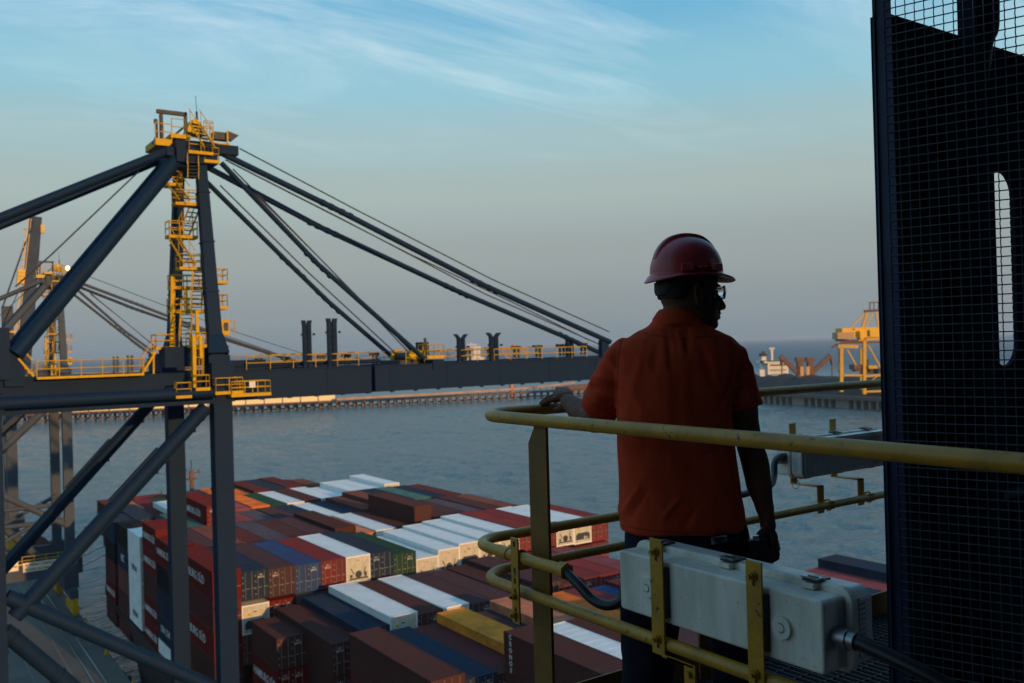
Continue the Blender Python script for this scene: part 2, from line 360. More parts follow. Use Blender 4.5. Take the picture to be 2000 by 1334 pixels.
mb = MB(); mb.loft([[Vector(p) for p in hsec(*h)] for h in hs], smooth=False)
mb.obj('hull', M['hull'], hull)
for sx in (-1, 1):
    mb = MB()
    for a, b in zip(hs, hs[1:]):
        if a[0] >= 120: mb.beam((VC+sx*(a[1]-.1),a[0],a[3]+.5),(VC+sx*(b[1]-.1),b[0],b[3]+.5),.12,1.1)
    mb.obj('bulwark', M['hull'], hull)
mb = MB(); mb.box((VC-HB+1,-60,DECK-.002), (VC+HB-1,126,DECK+.5)); mb.box((VC-HB+6.5,125.9,DECK-.3), (VC+HB-6.5,158,DECK+.45)); mb.obj('hatch_covers', M['deckred'], hull)
mb = MB(); fm = PU(375,962,172); fx, fy = fm.x, 172
mb.path([(fx,fy,DECK+3),(fx,fy,17.5)], [.45,.32], 10); mb.box((fx-.9,fy-.9,15.9),(fx+.9,fy+.9,16.05)); mb.box((fx-1.6,fy-.1,16.9),(fx+1.6,fy+.1,17.1))
mb.path([(fx,fy,17.5),(fx,fy,19.6)], [.12,.05], 6); mb.box((fx-.35,fy-.35,16.1),(fx+.35,fy+.35,17.3)); mb.box((fx+1.2,fy-.2,17.1),(fx+1.5,fy+.2,17.6)); mb.box((fx-1.5,fy-.2,17.1),(fx-1.2,fy+.2,17.5))
mb.obj('foremast', M['rust'], hull)
mb = MB()
for a in ((-HB+.6,150),(-HB+.9,141)):
    pass
mb.path([(28.2,149,9.6),(19.5,152,5.5),(QX-.35,158,QZ+.5)], .06, 6); mb.path([(28.6,154,9.8),(19.5,158,5.6),(QX-.35,172,QZ+.5)], .06, 6)
mb.obj('mooring_ropes', mat('rope', (.35,.33,.28), .9), hull)
mb = MB(); p0 = PZ(212,1170,0); rp = []
for k in range(2): mb.path([(19.9+k*.0,131.2,3.2-.9*k),(20.4,131.2,2.6-.9*k)], [.25,.25], 8)

# container meshes ------------------------------------------------
def container_mesh(Lc, H, name, kind='dry'):
    W = 2.44; mb = MB(); fr = .11
    for x in (0, W-fr):
        for y in (0, Lc-fr): mb.box((x,y,-H),(x+fr,y+fr,0))
    for x in (.003, W-fr-.003):
        mb.box((x,fr,-H+.003),(x+fr,Lc-fr,-H+.16)); mb.box((x,fr,-.075),(x+fr,Lc-fr,-.003))
    for y in (.003, Lc-fr-.003):
        mb.box((fr,y,-H+.003),(W-fr,y+fr,-H+.14)); mb.box((fr,y,-.11),(W-fr,y+fr,-.003))
    if kind == 'dry':
        per = .34; n = int((Lc-2*fr)/per); per = (Lc-2*fr)/n
        prof = []
        for i in range(n):
            y = fr+i*per; prof += [(y,.0),(y+per*.32,.0),(y+per*.5,.042),(y+per*.82,.042)]
        prof.append((Lc-fr, 0))
        for side in (0, 1):
            vs = []
            for y, d in prof:
                x = .02+d if side == 0 else W-.02-d
                vs += [(x,y,-H+.15),(x,y,-.07)]
            mb.add(vs, [(2*i,2*i+1,2*i+3,2*i+2) for i in range(len(prof)-1)])
        vs = []
        for y, d in prof: vs += [(fr*.9,y,-.008-d*.95),(W-fr*.9,y,-.008-d*.95)]
        mb.add(vs, [(2*i,2*i+1,2*i+3,2*i+2) for i in range(len(prof)-1)])
        for y in (Lc-.05,): mb.add([(fr,y,-H+.13),(W-fr,y,-H+.13),(W-fr,y,-.1),(fr,y,-.1)], [(0,1,2,3)])
        mb.box((fr,.09,-H+.13),(W-fr,.10,-.1))
    else:
        mb.box((.03,fr*.5,-H+.14),(W-.03,Lc-.02,-.03))
        for k in range(1, 14): mb.box((.022,k*Lc/14,-H+.16),(W-.022,k*Lc/14+.03,-.022))
    # corner castings
    for x in (-.005, W-.165):
        for y in (-.008, Lc-.17):
            for z in (-H-.004, -.118+.012): mb.box((x,y,z),(x+.17,y+.178,z+.118))
    return mb.mesh(name, [M['box'] if kind == 'dry' else M['reefer']])
def door_mesh(H):
    mb = MB(); w_ = 1.105
    mb.box((0,.02,-H+.15),(w_,.085,-.12))
    for k in range(3): mb.box((.08,.008,-H+.3+k*(H-.5)/3),(w_-.08,.019,-H+.3+(k+.72)*(H-.5)/3))
    for x in (.25,.82):
        mb.tube((x,-.02,-H+.1),(x,-.02,-.1),.022,6,mi=1)
        mb.box((x-.05,-.04,-H+1.0),(x+.35,-.03,-H+1.05),1)
    for z in (.4,.9,1.5,2.0): mb.box((.0,-.005,-H+z),(.09,.02,-H+z+.12),1)
    return mb.mesh('door', [M['box'], M['lock']])
def unit_mesh(H):
    mb = MB()
    mb.box((.14,-.01,-H+.16),(2.30,.10,-.14)); mb.box((.5,-.03,-.85),(1.95,-.005,-.3)); mb.box((.2,-.02,-H+.9),(.75,-.004,-H+1.5)); mb.box((1.7,-.02,-H+.9),(2.22,-.004,-H+1.6))
    mb.box((.3,-.024,-H+.35),(2.15,-.006,-H+.5),1); mb.box((.35,-.03,-H+.55),(.6,-.01,-H+.85),1); mb.box((1.8,-.03,-H+.55),(2.05,-.01,-H+.95),1)
    mb.beam((.45,-.02,-H+1.45),(.75,-.02,-H+.85),.02,.09,1); mb.beam((1.95,-.02,-H+1.45),(1.75,-.02,-H+.85),.02,.09,1)
    mb.box((1.1,-.045,-.5),(1.3,-.03,-.42),2)
    return mb.mesh('refrigeration_unit', [M['unit'], M['blk'], M['lock']])
def unit2_mesh(H):
    mb = MB()
    mb.box((.14,-.01,-H+.16),(2.30,.10,-.14)); mb.prism([(.25,-H+.45),(2.18,-H+.45),(2.18,-H+.95),(1.95,-H+1.2),(.5,-H+1.2),(.25,-H+.95)],1,-.03,-.005,1)
    mb.box((1.35,-.045,-H+.5),(1.6,-.03,-H+.8),0); mb.box((1.7,-.045,-H+.5),(1.85,-.03,-H+.75),0); mb.box((.5,-.02,-.9),(.75,-.004,-.72),2); mb.box((1.0,-.02,-.7),(1.3,-.004,-.6),1)
    return mb.mesh('refrigeration_unit', [M['unit'], M['blk'], M['yel']])
def fan_mesh():
    mb = MB(); c = Vector((1.22,-.03,0)); mb.path([c+Vector((.3*math.cos(a*.5236),0,.3*math.sin(a*.5236))) for a in range(12)], .035, 6, closed=True)
    mb.disc(c, (0,-1,0), .29, .012, 20); mb.disc(c+Vector((0,-.012,0)), (0,-1,0), .1, .03, 12)
    return mb.mesh('fan', [M['blk']])
H1 = 2.59
HM = 2.55
ME = {('dry',40): container_mesh(12.19,HM,'dry_container'), ('dry',20): container_mesh(6.06,HM,'short_container'), ('reefer',40): container_mesh(12.19,HM,'reefer_container','reefer'),
      ('reefer',20): container_mesh(6.06,HM,'short_reefer','reefer'), 'door': door_mesh(HM), 'unit': unit_mesh(HM), 'unit2': unit2_mesh(HM), 'fan': fan_mesh()}
def text_mesh(txt, size, name='lettering', m=None, ex=.004, bold=0.):
    cu = bpy.data.curves.new(name, 'FONT'); cu.body = txt; cu.size = size; cu.extrude = ex; cu.offset = bold; cu.resolution_u = 2; cu.align_x = 'CENTER'; cu.align_y = 'CENTER'
    to = bpy.data.objects.new('tmp', cu); COL.objects.link(to)
    dg = bpy.context.evaluated_depsgraph_get(); dg.update()
    me = bpy.data.meshes.new_from_object(to.evaluated_get(dg)); me.name = name
    bpy.data.objects.remove(to); me.materials.clear(); me.materials.append(m or M['white'])
    return me
def link(name, me, parent=None, loc=(0,0,0), rot=(0,0,0)):
    o = bpy.data.objects.new(name, me); COL.objects.link(o); o.location = loc; o.rotation_euler = rot
    if parent: o.parent = parent
    return o
TX = {'HS': text_mesh('HAMBURG SÜD', 1.05, bold=.012), 'TR': text_mesh('triton', 1.15, m=M['blk'], bold=.02), 'CR': text_mesh('C\nR\nO\nN\nO\nS', .42, bold=.01),
      'MK': text_mesh('4 1\n00 0 0', .22, bold=.004), 'SM': text_mesh('22G1', .16), 'CMA': text_mesh('CMA CGM', 1.1, bold=.01), 'MSC': text_mesh('MSC', 1.3, bold=.02), 'YEL': text_mesh('MSC', 1.2, m=M['yel'], bold=.02)}
CC = dict(BR=(66,37,33),MR=(80,36,36),RD=(108,40,40),HS=(92,18,14),BL=(38,62,102),NV=(26,42,60),GR=(28,66,48),TL=(60,104,100),GY=(70,66,76),PU=(66,45,48),OR=(196,104,40),YE=(205,128,40),PO=(176,112,84),CO=(104,62,52),BK=(18,20,24),PK=(128,66,70),WH=(210,210,205))
CN = dict(BR='dark brown',MR='maroon',RD='faded red',HS='deep red',BL='mid blue',NV='dark navy',GR='dark green',TL='teal',GY='purplish grey',PU='plum brown',OR='orange',YE='amber yellow',PO='pale orange',CO='copper brown',BK='black',PK='pinkish red',WH='white')
ORD = ['first','second','third','fourth','fifth','sixth','seventh','eighth','ninth','tenth','eleventh','twelfth','thirteenth','fourteenth','fifteenth','sixteenth','seventeenth','eighteenth']
BAYU = dict(H=36.4,G=49.4,F=64.8,E=78.5,D=92.3,C=106,B=119.8,A=133.5,Z=147.2)
BORD = dict(zip('HGFEDCBAZ', ORD))
GAINC = .55
def cont(bay, col, c, z48, du=0, ln=40, tier=0, detail=False, txt=None, extra=''):
    reef = c == 'WH'; kind = 'reefer' if reef else 'dry'
    me = ME[(kind, ln)]
    o = link('refrigerated_container' if reef else 'shipping_container', me)
    o.location = (V0+col*PV+rnd.uniform(-.015,.015), BAYU[bay]+du+rnd.uniform(-.05,.05), z48-9)
    base = lin(CC[c]); k = rnd.uniform(.85,1.12)
    o.color = (*[min(.8, x*k*GAIN.get(c,1.25)) for x in base], 1)
    pos = f'{ORD[col]} from the quay in {BORD[bay]} row'
    lev = ['top','one below top','two below top','three below top','four below top','five below top'][tier]
    nm = ('white refrigerated container' if reef else f'{CN[c]} container')
    if ln == 20: nm = nm.replace('container', 'short container') + (' (far half)' if du > 3 else ' (near half)') if False else nm.replace('container', 'short container')
    lab = f'{nm}, {lev}, {pos}{extra}'
    tag(o, lab, 'container', 'containers stacked on the ship')
    if detail:
        if reef:
            uu = link('refrigeration_unit', ME['unit2'] if (col % 3 == 1) else ME['unit'], o)
            if col % 3 != 1: link('fan', ME['fan'], uu, (0,0,-H1+.85))
        else:
            for k in (0, 1):
                d = link('door', ME['door'], o, (.11+k*1.11,0,0)); d.color = o.color
                if (k+col) % 2 == 0 or c == 'HS' : link('lettering', TX['MK'], d, (.55,-.0,-.55), (math.pi/2,0,0))
    if txt:
        if txt == 'CR': link('lettering', TX['CR'], o, (-.03,11.4,-1.25), (math.pi/2,0,-math.pi/2))
        else: link('lettering', TX[txt], o, (-.03, 6.1 if ln == 40 else 3.0, -1.25), (math.pi/2,0,-math.pi/2)).scale = (1,1,1) if ln == 40 else ((.95,1,1) if txt == 'TR' else (.72,.9,1))
    return o
GAIN = dict(BR=1.5,PU=1.5,NV=1.4,GY=1.4,BK=1.2,MR=1.4,RD=1.4,PK=1.3,HS=1.4)
def row(bay, z0, spec, detail=False, under=None):
    for col, s in spec.items():
        c, dz = (s, 0) if isinstance(s, str) else s
        cont(bay, col, c, z0+dz, detail=detail)
# nearest rows first
row('H', 29.4, {5:('WH',0),6:'BR',7:('RD',-.9),8:('PU',-.9),9:('RD',-.8),10:('BR',-.8),11:('MR',-.8),12:('PK',-.7),13:('PK',-.7),14:('RD',-.7),15:('NV',-.7),16:('PK',-.7),17:('NV',0)})
cont('H', 4, 'BR', 29.7, txt='CR', detail=False); cont('H', 4, 'BR', 29.7-H1, tier=1)
row('G', 27.2, {3:('NV',-.3),4:('MR',-.5),5:('YE',.25),6:('PU',-.4),7:('PO',.3),8:('BR',-.4),9:('OR',-.2),10:('RD',-.2),11:('BL',-.5),12:('MR',-.2),13:('RD',-.3),14:('NV',-.3),15:('RD',-.3),16:('BL',-.4),17:('RD',-.2)}, True)
cont('G', 2, 'BR', 27.35, detail=True)
for t, c in enumerate(('MR','OR','BR')): cont('G', 2, c, 27.35-H1*(t+1), tier=t+1, detail=True)
for c_, t_ in ((3,'BR'),(4,'RD'),(5,'BR')): cont('G', c_, t_, 27.2-.4-H1, tier=1, detail=True)
row('F', 26.6, {3:('NV',-.35),4:('WH',.25),5:('BR',-.05),6:('WH',.05),7:('PU',-.1),8:('PU',-.2),9:('BR',-.1),10:('PU',.3),11:('MR',-.1),12:('RD',.0),13:('RD',-.1),14:('PK',-.1)}, True)
for t, c in enumerate(('BR','BR','HS','MR')): cont('F', 2, c, 25.75-H1*t, tier=t, detail=True, txt='HS' if c == 'HS' else None)
for t, c in enumerate(('BR','HS','HS','BR')): cont('F', 1, c, 25.3-H1*t, du=5.2, ln=20, tier=t, detail=True, txt='HS' if c == 'HS' else None)
for c_, t_ in ((3,'BK'),(4,'WH'),(5,'RD')): cont('F', c_, t_, 26.3-H1, tier=1, detail=True)
for t, c in enumerate(('HS','MR','HS','BR','HS')): cont('E', 0, c, 29.4-H1*t, tier=t, detail=True, txt='HS' if c == 'HS' else None)
row('E', 28.75, {1:('NV',.2),2:('PU',.1),3:'BL',4:'RD',5:'WH',6:('NV',-.05),7:('GR',-.5),8:('WH',-1.3),9:('WH',-.8),10:('WH',-.55),11:('WH',-.35),12:('WH',-.1),13:'RD',14:('RD',-.1),15:('WH',-.15),16:('WH',-.25),17:('RD',-.3)}, True)
for c_, t_ in ((1,'WH'),(2,'HS'),(3,'GY'),(4,'RD'),(5,'BR'),(6,'NV'),(7,'GR'),(8,'WH'),(9,'WH'),(10,'BR'),(11,'RD'),(12,'WH'),(13,'RD'),(14,'MR'),(15,'BR'),(16,'MR'),(17,'RD')): cont('E', c_, t_, 28.6-(.3 if c_>6 else 0)-H1, tier=1, detail=True)
for c_, t_ in ((1,'CO'),(2,'BR'),(3,'MR')): cont('E', c_, t_, 28.6-2*H1, tier=2, detail=True)
row('D', 28.3, {1:('PU',.4),2:('CO',.3),3:('MR',.1),4:('GY',.1),5:('BR',0),6:('PU',0),7:('BR',.4),8:('PO',-.6),9:('WH',-.5),10:('BR',-.5),11:('BR',1.5),12:'BR',13:'PU',14:('GY',-.1),15:'BR',16:('CO',-.1)}, False)
for t, c in enumerate(('HS','HS','BR','HS','HS')): cont('D', 0, c, 29.95-H1*t, du=6.13, ln=20, tier=t, txt='HS' if t in (0,1,3,4) else None, extra=', far half')
for t, c in enumerate(('HS','BK','NV','NV','WH')): 
    o = cont('D', 0, c, 29.2-H1*t, du=0, ln=20, tier=t, txt={0:'HS',3:'CMA'}.get(t), extra=', near half')
cont('D', 1, 'MR', 28.7-H1, tier=1); cont('D', 3, 'MR', 28.4-H1, tier=1); cont('D', 11, 'BR', 29.8-H1, tier=1)
row('C', 27.3, {1:('BR',.2),2:('TL',.9),4:('BL',0),5:('PK',0),6:('GY',0),7:('PU',.1),8:('NV',.1),9:('WH',.0),10:('NV',.0),11:('CO',.4),12:('CO',.9),13:('NV',.9),14:('TL',.9),15:('NV',.8),16:('MR',.7)}, True)
for t in range(4): cont('C', 0, 'WH', 28.0-H1*t, tier=t, ln=20, detail=True, extra=', near half', txt='TR' if t in (1,3) else None)
for t, c in enumerate(('HS','HS')): cont('C', 3, c, 30.5-H1*t, tier=t, detail=True, txt='HS' if t == 0 else None)
row('B', 27.3, {1:('NV',.4),2:('MR',-.3),3:('WH',.4),4:('WH',.4),5:('BR',0),6:('PK',0),7:('OR',.1),8:'GR',9:'WH',10:('BR',.1),11:('WH',.1),12:('WH',-.2),13:('WH',.45),14:('WH',.45),15:('WH',1.0)}, True)
cont('B', 3, 'WH', 27.7-H1, tier=1)
for t, c in enumerate(('NV','BK','MR','HS','BR')): cont('B', 0, c, 27.6-H1*t, du=0, ln=20, tier=t, txt='HS' if t == 3 else None)
for t, c in enumerate(('BK','NV','CO','BR','MR')): cont('C', 0, c, 27.9-H1*t, du=6.13, ln=20, tier=t, txt='MSC' if t == 1 else None, extra=', far half')
row('A', 26.2, {2:('PO',0),3:('RD',0),4:('GR',0),5:('MR',.3),6:('BL',.5),7:('OR',.6),8:('OR',.7),9:('MR',1.2),10:('NV',1.2),11:('MR',1.3),12:('BR',.6),13:('CO',.5)})
for t, c in enumerate(('BR','HS')): cont('A', 2, c, 26.2-H1*(t+1), tier=t+1)
row('Z', 24.6, {2:('MR',.2),3:'BR',4:('RD',.2),5:('RD',.2),6:'MR',7:'RD',8:('BR',.2),9:'MR',10:'CO',11:'BR'})
cont('Z', 2, 'BR', 24.8-H1, tier=1)
# ------------------------------------------------------------------ ship-to-shore cranes
def pbox(mb, x0, y0, x1, y1, u, du, mi=0):
    ym = (y0+y1)/2; xm = (x0+x1)/2
    a = PU(x0, ym, u); b = PU(x1, ym, u); c = PU(xm, y0, u); d = PU(xm, y1, u)
    mb.box((a.x, u, d.z), (b.x, u+du, c.z), mi); return (a.x, b.x, d.z, c.z)
def rail3(mb, pts, h=1.05, sp=1.3, r=.035, closed=False, mid=1):
    pts = [Vector(p) for p in pts]
    if closed: pts = pts+[pts[0]]
    for a, b in zip(pts, pts[1:]):
        n = max(1, round((b-a).length/sp))
        for i in range(n+1):
            p = a.lerp(b, i/n); mb.tube(p, p+Vector((0,0,h)), r, 4, cap=False)
        for k in range(mid+1): 
            z = Vector((0,0,h*(1-k/(mid+1)))); mb.tube(a+z, b+z, r, 4, cap=False)
def platf(parent, x0, x1, yd, yr, u, du, dz=.28, mt='yel'):
    # a platform with its own railing, seen between x0 and x1 with its deck edge at yd and rail top at yr
    o0 = parent['_o']; mb = MB(); v = pbox(mb, x0, yd-3, x1, yd+3, u, du)
    pt = mb.obj('platform', M[mt], parent)
    zt = v[3]; h = max(.8, PU((x0+x1)/2, yr, u).z-zt); mb = MB()
    rail3(mb, [(v[0]+.04,u+.04,zt),(v[1]-.04,u+.04,zt),(v[1]-.04,u+du-.04,zt),(v[0]+.04,u+du-.04,zt)], h, 1.0, closed=True)
    r = mb.obj('handrail', M[mt], pt, off=o0); r.location = (0,0,0)
    return pt
def flight(parent, p, q, w=.7, mt='yel', steps=True):
    p = Vector(p); q = Vector(q); mb = MB(); ln = (q-p).length; n = max(4, int(abs(p.z-q.z)/.26))
    side = Vector((0, w, 0)) if abs((q-p).y) < abs((q-p).x)*1.5 else Vector((w, 0, 0))
    for s in (0, 1): mb.beam(p+side*s, q+side*s, .05, .12)
    for s in (0, 1): mb.beam(p+side*s+Vector((0,0,.95)), q+side*s+Vector((0,0,.95)), .04, .04)
    for i in range(0, n, 4):
        c = p.lerp(q, (i+.5)/n)
        for s in (0, 1): mb.tube(c+side*s, c+side*s+Vector((0,0,.95)), .025, 4)
    mb2 = MB(); hx = (q-p).copy(); hx.z = 0; hx = hx.normalized() if hx.length > .01 else Vector((1,0,0))
    for i in range(n):
        c = p.lerp(q, (i+.5)/n)+side*.5; mb2.beam(c-hx*.14, c+hx*.14, w*.94, .05)
    st = mb.obj('stairway', M[mt], parent); t = mb2.obj('steps', M['dark'], st, off=parent['_o']); t.location = (0,0,0)
    return st
def build_crane(dy, MN, MYE, label, full=True, dx=0, sz=1):
    root = thing('gantry_crane', label, 'crane', (11.8, 66+dy, QZ), 'ship-to-shore cranes on the quay')
    real = root['_o']; root['_o'] = (11.8, 66, QZ)          # children are laid out in the first crane's coordinates
    root.location = (11.8, 66+dy, QZ)
    P = lambda nm, mb, m=MN, par=root: mb.obj(nm, m, par)
    YN, YF, XW, XL = 60.6, 72.6, 18.05, 4.7
    GT, GB = 37.75, 35.85
    for x, y in ((XW,YN),(XW,YF),(XL,YN),(XL,YF)):
        mb = MB(); w_ = 1.2
        mb.beam((x,y,7.5),(x,y,36.0),w_,1.1,up=(0,1,0)); mb.box((x-.72,y-.66,35.9),(x+.72,y+.66,38.4) if x > 10 else (x+.72,y+.66,37.0))
        mb.box((x-.9,y-.85,7.4),(x+.9,y+.85,12.3))
        for z in (14,22,30): mb.box((x-w_/2-.05,y-.60,z),(x+w_/2+.05,y+.60,z+.10))
        P('leg', mb)
    for y in (YN, YF):
        mb = MB(); mb.tube((XL,y-.66 if y==YN else y,36.45),(XW-.5,y-.66 if y==YN else y,36.5),.36,16)
        mb.box((XL,y-.6,35.75),(XW-.3,y-.4,36.0)); P('portal_tie', mb)
        mb = MB(); mb.box((XL-1.5,y-.45,9.5),(XW+1.5,y+.45,11.8)); P('sill_beam', mb)
    for x in (XL, XW):
        mb = MB(); mb.box((x-.5,YN-3,6.4),(x+.5,YF+3,7.6)); P('equaliser_beam', mb)
        for y in (YN-1, YF+1):
            mb = MB()
            for k in (-2.2, -.75, .75, 2.2):
                mb.box((x-.45,y+k-.65,4.5),(x+.45,y+k+.65,5.6)); mb.tube((x-.2,y+k,4.3),(x+.2,y+k,4.3),.36,14)
            mb.box((x-.35,y-2.6,5.6),(x+.35,y+2.6,6.4))
            P('bogie', mb, MYE)
    # diagonal braces with cable trays
    def brace(p, q, r, tray=True):
        mb = MB(); mb.tube(p, q, r, 16); p = Vector(p); q = Vector(q); d = (q-p).normalized(); nn = d.cross(Vector((0,1,0))).normalized()
        if nn.z < 0: nn = -nn
        for t_ in (.04,.3,.62,.95): c_ = p.lerp(q,t_); mb.tube(c_, c_+d*.12, r+.05, 16)
        b = P('brace', mb)
        if tray:
            mb = MB(); a_, b_ = p.lerp(q,.24)+nn*(r+.03), p.lerp(q,.5)+nn*(r+.03)
            mb.beam(a_, b_, .34, .16)
            for i in range(7): c = a_.lerp(b_, i/6); mb.beam(c-nn*.17, c, .3, .05)
            a_, b_ = p.lerp(q,.1)-nn*(r+.02), p.lerp(q,.95)-nn*(r+.02)
            for i in range(11): c = a_.lerp(b_, i/4); mb.box(c-Vector((.1,.1,.1)), c+Vector((.1,.1,.1)))
            mb.beam(p.lerp(q,.1)-nn*(r+.02), p.lerp(q,.96)-nn*(r+.02), .08, .06); t = mb.obj('cable_tray', MN, b, off=root['_o']); t.location = (0,0,0)
    zb = PU(30,1215,60.6).z
    brace(PU(402,795,YN), PU(28,1205,YN), .47); brace((PU(300,800,YF).x,YF,35.6), PU(-40,1160,YF), .43)
    brace(PU(12,1165,YN), (XW-.2,YN,PU(12,1165,YN).z-8.6), .45, False)
    brace(PU(8,1232,YN+.4), PU(330,1500,YN+2), .5, False)
    # girder and boom
    for y in (61.5, 69.0):
        mb = MB(); mb.box((-17,y,GB),(29.5,y+1.3,GT)); mb.box((-17,y-.12,GB-.07),(29.5,y+1.42,GB)); mb.box((-17,y-.08,GT),(29.5,y+1.38,GT+.06))
        for x in range(-16, 29, 6): mb.box((x,y-.03,GB),(x+.05,y,GT))
        P('girder', mb)
    for y in (61.5, 69.0):
        mb = MB(); z2 = GB+.05; mb.box((29.8,y,z2),(63,y+1.3,GT-.03)); mb.box((29.8,y-.12,z2-.07),(63,y+1.42,z2)); mb.box((29.8,y-.08,GT-.03),(63,y+1.38,GT+.03))
        for x in range(31, 62, 5): mb.box((x,y-.03,z2),(x+.05,y,GT))
        for x in range(19, 62, 2): mb.box((x,y-.2,z2-.16),(x+.25,y,z2-.02))
        P('boom', mb)
    mb = MB()
    for x in range(-15, 63, 7): mb.box((x,62.8,GB+.6),(x+.4,69.0,GB+1.2))
    P('cross_beams', mb)
    # mast
    TN = PU(392,322,63.6); TF = PU(350,322,68.2)
    for a, b, c in ((Vector((18.02,61.2,38.3)), TN, 0),(Vector((17.9,72.0,38.3)), TF, 1)):
        mb = MB(); mb.beam(a, b, .92, .85, up=(0,1,0), w2=.66, h2=.62); mb.beam(a-Vector((0,0,1.5)), a+Vector((0,0,.6)), 1.4, 1.4, up=(0,1,0)); mb.beam(a+Vector((0,0,.6)), a+(b-a)*.14, 1.4, 1.4, up=(0,1,0), w2=.95, h2=.9)
        for t_ in (.35,.6,.85): c_ = a.lerp(b,t_); mb.beam(c_, c_+(b-a)*.006, 1.0-.2*t_, .95-.2*t_, up=(0,1,0))
        P('mast_leg', mb)
    mb = MB(); pbox(mb, 345, 276, 425, 318, 63.0, 6.0); pbox(mb, 420, 283, 466, 301, 63.5, .9); pbox(mb, 420, 283, 466, 301, 68.0, .9); pbox(mb, 326, 288, 350, 304, 63.4, 1.0)
    pbox(mb, 345, 318, 392, 326, 63.6, 4.6)
    P('apex_head', mb)
    mb = MB(); pbox(mb, 322, 676, 447, 716, 61.5, 1.6); P('mast_cross_beam', mb); mb = MB(); pbox(mb, 316, 690, 345, 735, 68, 4); P('mast_cross_beam', mb)
    def tubes(nm, pts, r, m=MN, n=12, joints=0):
        mb = MB(); mb.path(pts, r, n)
        if joints:
            for p in pts[1:-1]:
                for k in (-1.2,-.5,.4,1.1):
                    d = (pts[-1]-pts[0]).normalized(); mb.tube(p+d*k, p+d*(k+.3), r*joints, 8)
        return P(nm, mb, m)
    a = PU(338,291,63.9); b = PU(0,426,62.9); tubes('backstay', [a, a+(b-a)*2.3], .30)
    a = PU(318,311,68.2); b = PU(0,441,68.7); tubes('backstay', [a, a+(b-a)*2.3], .27)
    tubes('diagonal_strut', [PU(352,303,63.8), PU(173,520,62), PU(30,692,61)], .47, n=18)
    tubes('diagonal_strut', [PU(330,315,68.4), PU(158,520,70), PU(22,683,71)], .46, n=18)
    mb = MB(); pbox(mb, 8, 690, 48, 755, 61.2, 1.8); pbox(mb, -30, 640, 20, 742, 61.0, 9); P('landside_frame', mb)
    JN = 1.15
    tubes('forestay', [PU(436,301,63.9), PU(655,408,63), PU(945,557,62.3), PU(1192,668,61.8)], .225, joints=JN)
    tubes('forestay', [PU(404,326,68.6), PU(628,445,69), PU(890,567,69.2), PU(1110,661,69.2), PU(1176,691,69.3)], .23, joints=JN)
    tubes('forestay', [PU(432,318,63.9), PU(620,515,62.9), PU(828,700,62)], .19, joints=JN)
    tubes('forestay', [PU(400,352,68.6), PU(570,520,69), PU(640,588,69), PU(772,702,69.3)], .19, joints=JN)
    for l in ([(468,290),(700,412),(960,545),(1190,648)], [(440,312),(655,421),(945,573),(1190,681)], [(447,316),(800,496),(1000,590),(1150,664)], [(455,330),(620,500),(812,695)], [(492,372),(640,520),(800,690)], [(430,362),(600,530),(775,692)], [(272,334),(100,498),(30,560)]):
        tubes('hoist_rope', [PU(*p, 66.3) for p in l], .055, M['dark'], 5)
    mb = MB(); pbox(mb, 1108, 664, 1113, 700, 69.2, .3); pbox(mb, 1116, 664, 1121, 700, 69.2, .3); pbox(mb, 1108, 678, 1121, 682, 69.25, .2); P('stay_post', mb); mb = MB(); pbox(mb, 1176, 664, 1190, 700, 61.8, .5); P('stay_post', mb)
    # boom-top gear
    for x0, x1, y0, y1, fl in ((593,609,630,722,0),(641,659,626,722,0),(895,909,656,706,1),(958,974,653,706,1)):
        for k, (a0, a1, sgn) in enumerate(((x0, x0+(x1-x0)*.42, -1),(x0+(x1-x0)*.55, x1, 1))):
            mb = MB(); v = pbox(mb, a0, y0+5, a1, y1, 62.2+.5*k, .25)
            xm = (v[0]+v[1])/2; hw_ = (v[1]-v[0])/2; q = .32 if fl else .06
            mb.prism([(v[0],v[3]),(v[1],v[3]),(v[1]+sgn*q,v[3]+.35),(v[0]+sgn*q,v[3]+.35)],1,62.2+.5*k,62.45+.5*k)
            for j in range(6): mb.box((xm-.05,62.12+.5*k,v[2]+.4+j*(v[3]-v[2])/7),(xm+.05,62.2+.5*k,v[2]+.55+j*(v[3]-v[2])/7))
            mb.box((v[0]-.08 if sgn<0 else v[1],62.2,v[3]-.75),((v[0] if sgn<0 else v[1]+.08),62.5,v[3]-.6))
            P('boom_guide_plate', mb)
    for x in (505,560,630,678,733,915,958,1010,1052,1098,1140):
        mb = MB(); y_ = 728-(x-560)*.047; pbox(mb, x-8, y_-31, x+8, y_-25, 70.1, .4); pbox(mb, x-5, y_-26, x-2, y_-8, 70.2, .15); pbox(mb, x+2, y_-26, x+5, y_-8, 70.2, .15)
        P('floodlight', mb, M['dark'])
    mb = MB(); c = PU(795,697,65)
    for y in (63.5, 66.5): mb.tube((c.x,y,c.z),(c.x,y+.25,c.z),.62,18,mi=1)
    mb.tube((c.x,63.6,c.z),(c.x,66.6,c.z),.38,14)
    pbox(mb, 826, 668, 838, 700, 64, 1.2); pbox(mb, 830, 660, 833, 670, 64.3, .2); pbox(mb, 780, 703, 832, 712, 63.4, 3.4)
    pbox(mb, 846, 702, 868, 722, 61.4, 1.2, 2)
    mb.obj('boom_winch', [M['dark'], MYE, MN], root)
    platf(root, 835, 868, 697, 673, 62.0, 1.6)
    mb = MB(); rail3(mb, [(19.5,69.15,GT+.05),(50.5,69.15,GT+.05)], 1.0, 1.25); mb.obj('boom_handrail', MYE, root)
    mb = MB(); rail3(mb, [(20.5,62.6,GT+.05),(29,62.6,GT+.05)], .95, 1.6); rail3(mb, [(33,62.6,GT+.05),(51,62.6,GT+.05)], .95, 1.6); mb.obj('boom_handrail', MYE, root)
